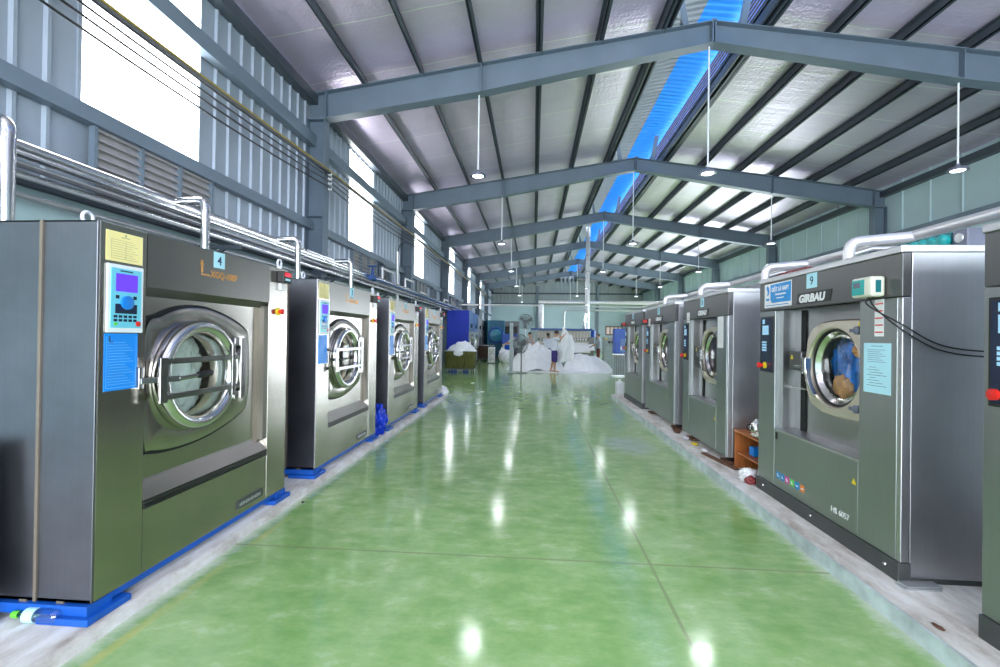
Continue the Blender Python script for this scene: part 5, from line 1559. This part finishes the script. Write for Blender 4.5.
def hL(x_, y_, r):
    return 0.92 * max(0, 1 - r ** 1.7) * (1 - 0.25 * max(0, -x_)) + 0.10 * (1 - r ** 8) + 0.12 * math.exp(-((x_ - 0.1) ** 2) * 14)
def hR(x_, y_, r):
    return 0.60 * max(0, 1 - r ** 2.6) * (1.05 - 0.35 * x_) + 0.04 * (1 - r ** 8)
o = obj('linen_pile', heap(110, 80, 1.30, 1.05, hL, 1.7, 0.19), 'linen', None, smooth=75, loc=(0.05, 20.75, 0.0))
tag(o, 'left mound of crumpled white linen on the green floor', 'laundry', kind='stuff')
o = obj('linen_pile', heap(110, 80, 1.15, 0.9, hR, 8.3, 0.06), 'linen', None, smooth=75, loc=(2.42, 20.75, 0.0))
tag(o, 'right smoother mound of white linen beside the standing person in shorts', 'laundry', kind='stuff')
o = obj('floor_sheet', heap(90, 50, 1.95, 0.75, lambda x_, y_, r: 0.035 * (1 - r ** 6), 5.5, 0.02), 'linen', None, smooth=75, loc=(1.35, 19.95, 0.0))
tag(o, 'flat white sheet spread on the floor under the linen mounds', 'sheet')

# people ------------------------------------------------------------------
def capsule(mb, p, q, r0, r1, n=12):
    p, q = Vector(p), Vector(q)
    mb.tube([p, p.lerp(q, 0.33), p.lerp(q, 0.66), q], [r0, r0 + (r1 - r0) * 0.33, r0 + (r1 - r0) * 0.66, r1], n)
    mb.ball(p, r0, n)
    mb.ball(q, r1, n)

def remeshed(name, mb, mat, parent, vox, label=None):
    o = obj(name, mb, mat, parent, smooth=None, label=label)
    rm = o.modifiers.new('remesh', 'REMESH')
    rm.mode = 'VOXEL'
    rm.voxel_size = vox
    rm.use_smooth_shade = True
    s_ = o.modifiers.new('smooth', 'SMOOTH')
    s_.iterations = 3
    s_.factor = 0.5
    return o

def person(label, loc, rotz, J, shirt, bottom, long_trousers=False, hair_long=False, shirt_len=0.0, barefoot=True):
    """J: joints in local space, facing +y.  keys: pelvis chest neck head, shoulder/elbow/hand l r, hip/knee/ankle l r"""
    t = thing('person', label, 'person', loc, rotz)
    V = {k: Vector(v) for k, v in J.items()}
    b = MB()
    up = (V['neck'] - V['pelvis']).normalized()
    side = (V['shoulder_r'] - V['shoulder_l']).normalized()
    fwd = up.cross(side)
    if fwd.y < 0 and abs(fwd.y) > 0.3:
        fwd = -fwd
    # trunk
    for s_ in (-1, 1):
        capsule(b, V['pelvis'] + side * 0.07 * s_, V['chest'] + side * 0.075 * s_, 0.105, 0.115)
        capsule(b, V['chest'] + side * 0.06 * s_, V['neck'] + side * 0.05 * s_ - up * 0.05, 0.11, 0.06)
    capsule(b, V['neck'] - up * 0.04, V['head'] - up * 0.03, 0.052, 0.05)
    hd = (V['head'] - V['neck']).normalized()
    hf = Vector(J.get('face', (0, 1, 0))).normalized()
    hs = hf.cross(hd).normalized()
    H_ = V['head']
    # head: skull, jaw, nose, ears
    b.ball(H_ + hd * 0.02, 0.088, 16, (0.92, 1.05, 1.12))
    b.ball(H_ - hd * 0.045 + hf * 0.02, 0.062, 14, (0.95, 1.0, 1.05))
    capsule(b, H_ + hf * 0.088 + hd * 0.01, H_ + hf * 0.102 - hd * 0.02, 0.010, 0.014, 8)
    for s_ in (-1, 1):
        b.ball(H_ + hs * 0.083 * s_, 0.022, 8, (0.5, 0.9, 1.2))
    for sfx, s_ in (('l', -1), ('r', 1)):
        capsule(b, V['shoulder_' + sfx], V['elbow_' + sfx], 0.050, 0.038)
        capsule(b, V['elbow_' + sfx], V['hand_' + sfx], 0.038, 0.026)
        # hand: palm and five curled fingers
        dv = (V['hand_' + sfx] - V['elbow_' + sfx]).normalized()
        pn = Vector(J.get('palm', (0, 0.3, -1))).normalized()
        ac = dv.cross(pn).normalized() * s_
        pn = ac.cross(dv).normalized() * s_
        w0 = V['hand_' + sfx]
        for q in range(4):
            base = w0 + dv * 0.085 + ac * (q - 1.5) * 0.020
            capsule(b, w0 + dv * 0.01 + ac * (q - 1.5) * 0.013, base, 0.017, 0.013, 8)
            L = (0.034, 0.040, 0.037, 0.029)[q]
            m1 = base + dv * L + pn * 0.008
            m2 = m1 + dv * L * 0.6 + pn * 0.022
            capsule(b, base, m1, 0.0095, 0.009, 8)
            capsule(b, m1, m2, 0.009, 0.0075, 8)
        th0 = w0 + dv * 0.03 - ac * 0.022
        th1 = th0 - ac * 0.030 + dv * 0.03 + pn * 0.012
        capsule(b, th0, th1, 0.013, 0.011, 8)
        capsule(b, th1, th1 + dv * 0.032 + pn * 0.008, 0.011, 0.009, 8)
        capsule(b, V['hip_' + sfx], V['knee_' + sfx], 0.082, 0.055)
        capsule(b, V['knee_' + sfx], V['knee_' + sfx].lerp(V['ankle_' + sfx], 0.35) - fwd * 0.012, 0.052, 0.053)
        capsule(b, V['knee_' + sfx].lerp(V['ankle_' + sfx], 0.35) - fwd * 0.012, V['ankle_' + sfx], 0.053, 0.036)
        A_ = V['ankle_' + sfx]
        ft = Vector(J.get('foot', (0, 1, 0))).normalized()
        capsule(b, A_ - ft * 0.03 - Vector((0, 0, 0.035)), A_ + ft * 0.10 - Vector((0, 0, 0.045)), 0.035, 0.030, 10)
        capsule(b, A_ + ft * 0.10 - Vector((0, 0, 0.045)), A_ + ft * 0.17 - Vector((0, 0, 0.052)), 0.032, 0.022, 10)
    remeshed('body', b, 'skin', t, 0.011)
    # shirt
    s1 = MB()
    for s_ in (-1, 1):
        capsule(s1, V['pelvis'] + side * 0.075 * s_ + up * (0.02 - shirt_len), V['chest'] + side * 0.08 * s_, 0.128, 0.132)
        capsule(s1, V['chest'] + side * 0.065 * s_, V['neck'] + side * 0.05 * s_ - up * 0.07, 0.125, 0.072)
    for sfx in 'lr':
        capsule(s1, V['shoulder_' + sfx], V['shoulder_' + sfx].lerp(V['elbow_' + sfx], 0.72), 0.070, 0.062)
    remeshed('shirt', s1, shirt, t, 0.016)
    s2 = MB()
    for sfx in 'lr':
        if long_trousers:
            capsule(s2, V['hip_' + sfx], V['knee_' + sfx], 0.105, 0.078)
            capsule(s2, V['knee_' + sfx], V['ankle_' + sfx] + Vector((0, 0, 0.03)), 0.078, 0.062)
        else:
            capsule(s2, V['hip_' + sfx], V['hip_' + sfx].lerp(V['knee_' + sfx], 1.02), 0.108, 0.085)
    capsule(s2, V['pelvis'] - side * 0.06, V['pelvis'] + side * 0.06, 0.118, 0.118)
    remeshed('trousers' if long_trousers else 'shorts', s2, bottom, t, 0.016)
    h = MB()
    h.ball(H_ + hd * 0.045 - hf * 0.018, 0.094, 16, (0.98, 1.04, 0.98))
    if hair_long:
        capsule(h, H_ - hf * 0.085 + hd * 0.03, H_ - hf * 0.11 - hd * 0.12, 0.045, 0.028)
    remeshed('hair', h, 'hair', t, 0.012)
    e = MB()
    for s_ in (-1, 1):
        e.ball(H_ + hf * 0.083 + hs * 0.032 * s_ + hd * 0.012, 0.010, 8)
        e.ball(H_ + hf * 0.086 + hs * 0.032 * s_ + hd * 0.032, 0.012, 8, (1.2, 0.5, 0.3))
    obj('eyes', e, 'eye', t, smooth=60)
    obj('mouth', MB().ball(H_ + hf * 0.081 - hd * 0.052, 0.018, 8, (1, 0.5, 0.35)), 'lip', t, smooth=60)
    return t

def stand(**kw):
    J = dict(pelvis=(0, 0, 0.92), chest=(0, 0.0, 1.22), neck=(0, 0.01, 1.43), head=(0, 0.03, 1.57),
             shoulder_l=(-0.17, 0, 1.38), shoulder_r=(0.17, 0, 1.38), elbow_l=(-0.22, 0.0, 1.10), elbow_r=(0.22, 0.0, 1.10),
             hand_l=(-0.22, 0.08, 0.86), hand_r=(0.22, 0.08, 0.86),
             hip_l=(-0.09, 0, 0.88), hip_r=(0.09, 0, 0.88), knee_l=(-0.10, 0.02, 0.47), knee_r=(0.10, 0.02, 0.47), ankle_l=(-0.10, 0, 0.075), ankle_r=(0.10, 0, 0.075))
    J.update(kw)
    return J
# the one in purple shorts lifting a sheet, facing right
person('barefoot person in a white T-shirt and purple shorts shaking out a white sheet', (0.86, 19.30, 0.035), -PI / 2 + 0.15,
       stand(head=(0, 0.08, 1.60), neck=(0, 0.03, 1.46), face=(0, 1, -0.25),
             elbow_l=(-0.20, 0.22, 1.40), elbow_r=(0.20, 0.20, 1.36), hand_l=(-0.10, 0.40, 1.57), hand_r=(0.12, 0.38, 1.55),
             knee_l=(-0.10, -0.02, 0.48), ankle_l=(-0.10, -0.12, 0.085), palm=(0, 1, -0.4)), 'shirt_white', 'shorts_purple')
# second: dark-haired, back turned
person('person with tied black hair, white top and black trousers, back turned behind the linen', (0.72, 23.0, 0.0), 0.3,
       stand(elbow_l=(-0.22, 0.16, 1.16), elbow_r=(0.22, 0.16, 1.16), hand_l=(-0.16, 0.38, 1.10), hand_r=(0.16, 0.38, 1.10), head=(0, 0.05, 1.565)), 'shirt_white', 'trousers_black', True, True)
# third: facing the camera, reaching down into the pile
person('person in a brown and white top bending over the left linen mound', (-0.12, 22.75, 0.0), PI - 0.5,
       stand(pelvis=(0, -0.05, 0.95), chest=(0, 0.05, 1.24), neck=(0, 0.12, 1.44), head=(0, 0.17, 1.58), shoulder_l=(-0.17, 0.10, 1.39), shoulder_r=(0.17, 0.10, 1.39),
             elbow_l=(-0.24, 0.22, 1.16), elbow_r=(0.22, 0.22, 1.14), hand_l=(-0.2, 0.36, 1.0), hand_r=(0.18, 0.36, 0.98), face=(0, 1, -0.4)), 'shirt_brown', 'trousers_grey', True)
person('person in a white shirt leaning to the left behind the standing fan', (-0.88, 23.3, 0.0), PI * 0.62,
       stand(pelvis=(0, -0.05, 0.93), chest=(0.0, 0.08, 1.22), neck=(0, 0.18, 1.42), head=(0, 0.25, 1.56), shoulder_l=(-0.17, 0.15, 1.37), shoulder_r=(0.17, 0.15, 1.37),
             elbow_l=(-0.2, 0.36, 1.18), elbow_r=(0.2, 0.36, 1.18), hand_l=(-0.16, 0.58, 1.10), hand_r=(0.16, 0.58, 1.10), face=(0, 1, -0.3)), 'shirt_white', 'trousers_grey', True)
person('person in a grey T-shirt and dark red shorts feeding a sheet at the ironer', (3.50, 25.25, 0.0), PI / 2 - 0.25,
       stand(elbow_l=(-0.22, 0.15, 1.12), elbow_r=(0.22, 0.15, 1.12), hand_l=(-0.18, 0.38, 1.0), hand_r=(0.14, 0.38, 1.0)), 'shirt_grey', 'shorts_red')

# the sheet held up
mb = MB()
n1, n2 = 26, 34
vs = []
for i in range(n1 + 1):
    for j in range(n2 + 1):
        u, v = i / n1, j / n2
        # outline: top at the hands, bulging right, narrowing to the floor pile
        left = 1.18 - 0.10 * v - 0.12 * v * v
        right = 1.38 + 0.42 * math.sin(min(1, v * 1.7) * PI / 2) * (1 - 0.45 * v)
        x_ = left + (right - left) * u
        z_ = 1.90 - 1.42 * v - 0.16 * (u ** 2) * (1 - v) + 0.03 * math.sin(7 * u + 3 * v)
        if v < 0.15:
            z_ -= 0.10 * (u - 0.25) ** 2
        y_ = 19.30 + 0.13 * math.sin(u * 9 + 2 * v) * (0.3 + v) + 0.10 * noise.noise(Vector((u * 4, v * 5, 2)))
        vs.append((x_, y_, z_))
fs = [(i * (n2 + 1) + j, (i + 1) * (n2 + 1) + j, (i + 1) * (n2 + 1) + j + 1, i * (n2 + 1) + j + 1) for i in range(n1) for j in range(n2)]
mb.add(vs, fs)
o = obj('held_sheet', mb, 'linen', None, smooth=80)
m_ = o.modifiers.new('solid', 'SOLIDIFY')
m_.thickness = 0.035
tag(o, 'white sheet held up and hanging in folds from the hands of the person in shorts', 'sheet')

# fans and post
t = thing('steel_post', 'slim grey steel post with a base plate in front of the left linen mound', 'post', (-0.90, 18.45, 0), 0)
obj('post_tube', MB().box(-0.065, 0.065, -0.065, 0.065, 0.02, 2.03), 'cab_grey', t, bevel=0.01)
obj('base_plate', MB().box(-0.13, 0.13, -0.13, 0.13, 0, 0.025), 'pipe_dark', t, bevel=0.004)
def fan(x, y, zc_, r, label, pole_mat, yaw):
    t = thing('standing_fan', label, 'fan', (x, y, 0), yaw, 'standing fans')
    obj('base', MB().lathe([(0, 0), (0, 0.26), (0.02, 0.26), (0.035, 0.10), (0.06, 0.03)], (0, 0, 0), 'z', 28), 'pipe_dark', t, smooth=40)
    obj('pole', MB().tube([(0, 0, 0.04), (0, 0, zc_ - 0.05)], 0.028, 10), pole_mat, t, smooth=40)
    obj('motor', MB().lathe([(0.20, 0.0), (0.20, 0.07), (0.12, 0.10), (0.0, 0.09), (-0.04, 0.03)], (0, 0, zc_), 'y', 20), 'pipe_dark', t, smooth=40)
    g = MB()
    for rr, yy_ in ((r, -0.10), (r * 0.985, -0.02), (r * 0.75, -0.15), (r * 0.5, -0.17), (r * 0.25, -0.18)):
        g.tube([(rr * math.cos(2 * PI * q / 32), yy_, zc_ + rr * math.sin(2 * PI * q / 32)) for q in range(33)], 0.008 if rr < r * 0.9 else 0.013, 5)
    for q in range(28):
        aa = 2 * PI * q / 28
        c_, s_ = math.cos(aa), math.sin(aa)
        g.tube([(0.03 * c_, -0.18, zc_ + 0.03 * s_), (r * 0.6 * c_, -0.17, zc_ + r * 0.6 * s_), (r * c_, -0.10, zc_ + r * s_), (r * 0.6 * c_, -0.0, zc_ + r * 0.6 * s_), (0.1 * c_, 0.01, zc_ + 0.1 * s_)], 0.006, 4)
    g.lathe([(-0.19, 0), (-0.19, 0.05), (-0.17, 0.05)], (0, 0, zc_), 'y', 16)
    obj('guard', g, 'fan_grey', t, smooth=60)
    bl = MB()
    for q in range(3):
        aa = 2 * PI * q / 3 + 0.4
        pts = []
        for (rr, dd, yo) in ((0.05, -0.25, -0.06), (r * 0.9, -0.30, -0.07), (r * 0.93, 0.30, -0.12), (0.05, 0.5, -0.11)):
            pts.append((rr * math.cos(aa + dd), yo, zc_ + rr * math.sin(aa + dd)))
        pts += [(p[0], p[1] + 0.006, p[2]) for p in pts]
        bl.add(pts, [(0, 1, 2, 3), (7, 6, 5, 4), (0, 4, 5, 1), (1, 5, 6, 2), (2, 6, 7, 3), (3, 7, 4, 0)])
    obj('blades', bl, 'fan_grey', t)
    return t
fan(-0.42, 22.15, 2.20, 0.36, 'tall grey standing fan rising behind the left linen mound', 'pipe_grey', 0.15)
fan(-0.50, 18.75, 1.20, 0.38, 'shorter black-poled standing fan in front of the left linen mound', 'pipe_dark', -0.7)

# blue bin with laundry, steel box, bags at the back left
t = thing('laundry_bin', 'bright blue laundry bin at the back left beyond the post', 'bin', (-1.50, 29.2, 0), 0)
obj('bin_tub', MB().prism([(-0.5, 1.0), (0.5, 1.0), (0.5, 1.65), (-0.5, 1.65)], -0.4, 0.4, 'y'), 'cab_blue', t, bevel=0.03)
obj('bin_stand', MB().box(-0.45, -0.38, -0.35, 0.35, 0, 1.0).box(0.38, 0.45, -0.35, 0.35, 0, 1.0).box(-0.45, 0.45, -0.05, 0.05, 0.95, 1.0), 'pipe_grey', t)
t = thing('machine_housing', 'dark machine with an open front in the far left corner', 'machine', (-2.0, 34.0, 0), 0)
obj('housing', MB().box(-0.9, 0.9, 0, 1.2, 0, 1.3).box(-0.9, 0.9, 0, 1.2, 2.2, 2.6).box(-0.9, -0.75, 0, 1.2, 1.3, 2.2).box(0.75, 0.9, 0, 1.2, 1.3, 2.2).box(-0.9, 0.9, 1.0, 1.2, 1.3, 2.2), 'pipe_dark', t, bevel=0.02)
obj('front_plate', MB().box(-0.6, 0.6, -0.02, 0.0, 0.3, 1.1), 'cab_blue', t)
t = thing('steel_box', 'small stainless box cabinet between the brown cart and the linen', 'cabinet', (-2.3, 25.2, 0), 0)
obj('box_body', MB().box(-0.18, 0.18, -0.2, 0.2, 0.05, 0.90), 'pipe_grey', t, bevel=0.01)
obj('box_door', MB().box(-0.15, 0.15, -0.215, -0.2, 0.1, 0.85), 'steel_bright', t, bevel=0.004)
obj('box_feet', MB().box(-0.17, -0.12, -0.18, 0.18, 0, 0.05).box(0.12, 0.17, -0.18, 0.18, 0, 0.05), 'black', t)
for k, (x_, y_, r_) in enumerate(((-1.50, 25.9, 0.28), (-1.78, 26.75, 0.24), (-1.20, 26.75, 0.22))):
    o = obj('laundry_sack', crumple((0, 0, 0), r_, (1, 0.9, 1.4 + 0.35 * k), 0.25, 2.2, 4, 2.0 + k), 'linen', None, smooth=75, loc=(x_, y_, r_ * (1.15 + 0.3 * k)))
    tag(o, 'white laundry sack at the back left, %s of the three' % ['front', 'left rear', 'right rear'][k], 'sack', 'laundry sacks')
# white scraps on the wet floor
for k, (x_, y_) in enumerate(((-1.9, 14.4), (-1.35, 12.2), (-1.2, 10.0))):
    tag(obj('floor_scrap', crumple((0, 0, 0), 0.05, (1.2, 1, 0.25), 0.3, 2.4, 3, k + 1.0), 'linen', None, smooth=70, loc=(x_, y_, 0.012)), 'small white scrap on the green floor left of the aisle, %s from the camera' % ['farthest', 'middle', 'nearest'][k], 'scrap', 'white scraps on the floor')
# white stools under the green cart side
for k, x_ in enumerate((-2.98, -2.45)):
    tag(obj('white_bucket', MB().lathe([(0.0, 0.0), (0.0, 0.12), (0.30, 0.15), (0.31, 0.155), (0.30, 0.14), (0.02, 0.11), (0.02, 0)], (0, 0, 0), 'z', 24), 'white', None, smooth=40, loc=(x_ - 0.15, 19.45, 0)), 'white bucket behind the olive green cart, %s of two' % ['left', 'right'][k], 'bucket', 'white buckets')
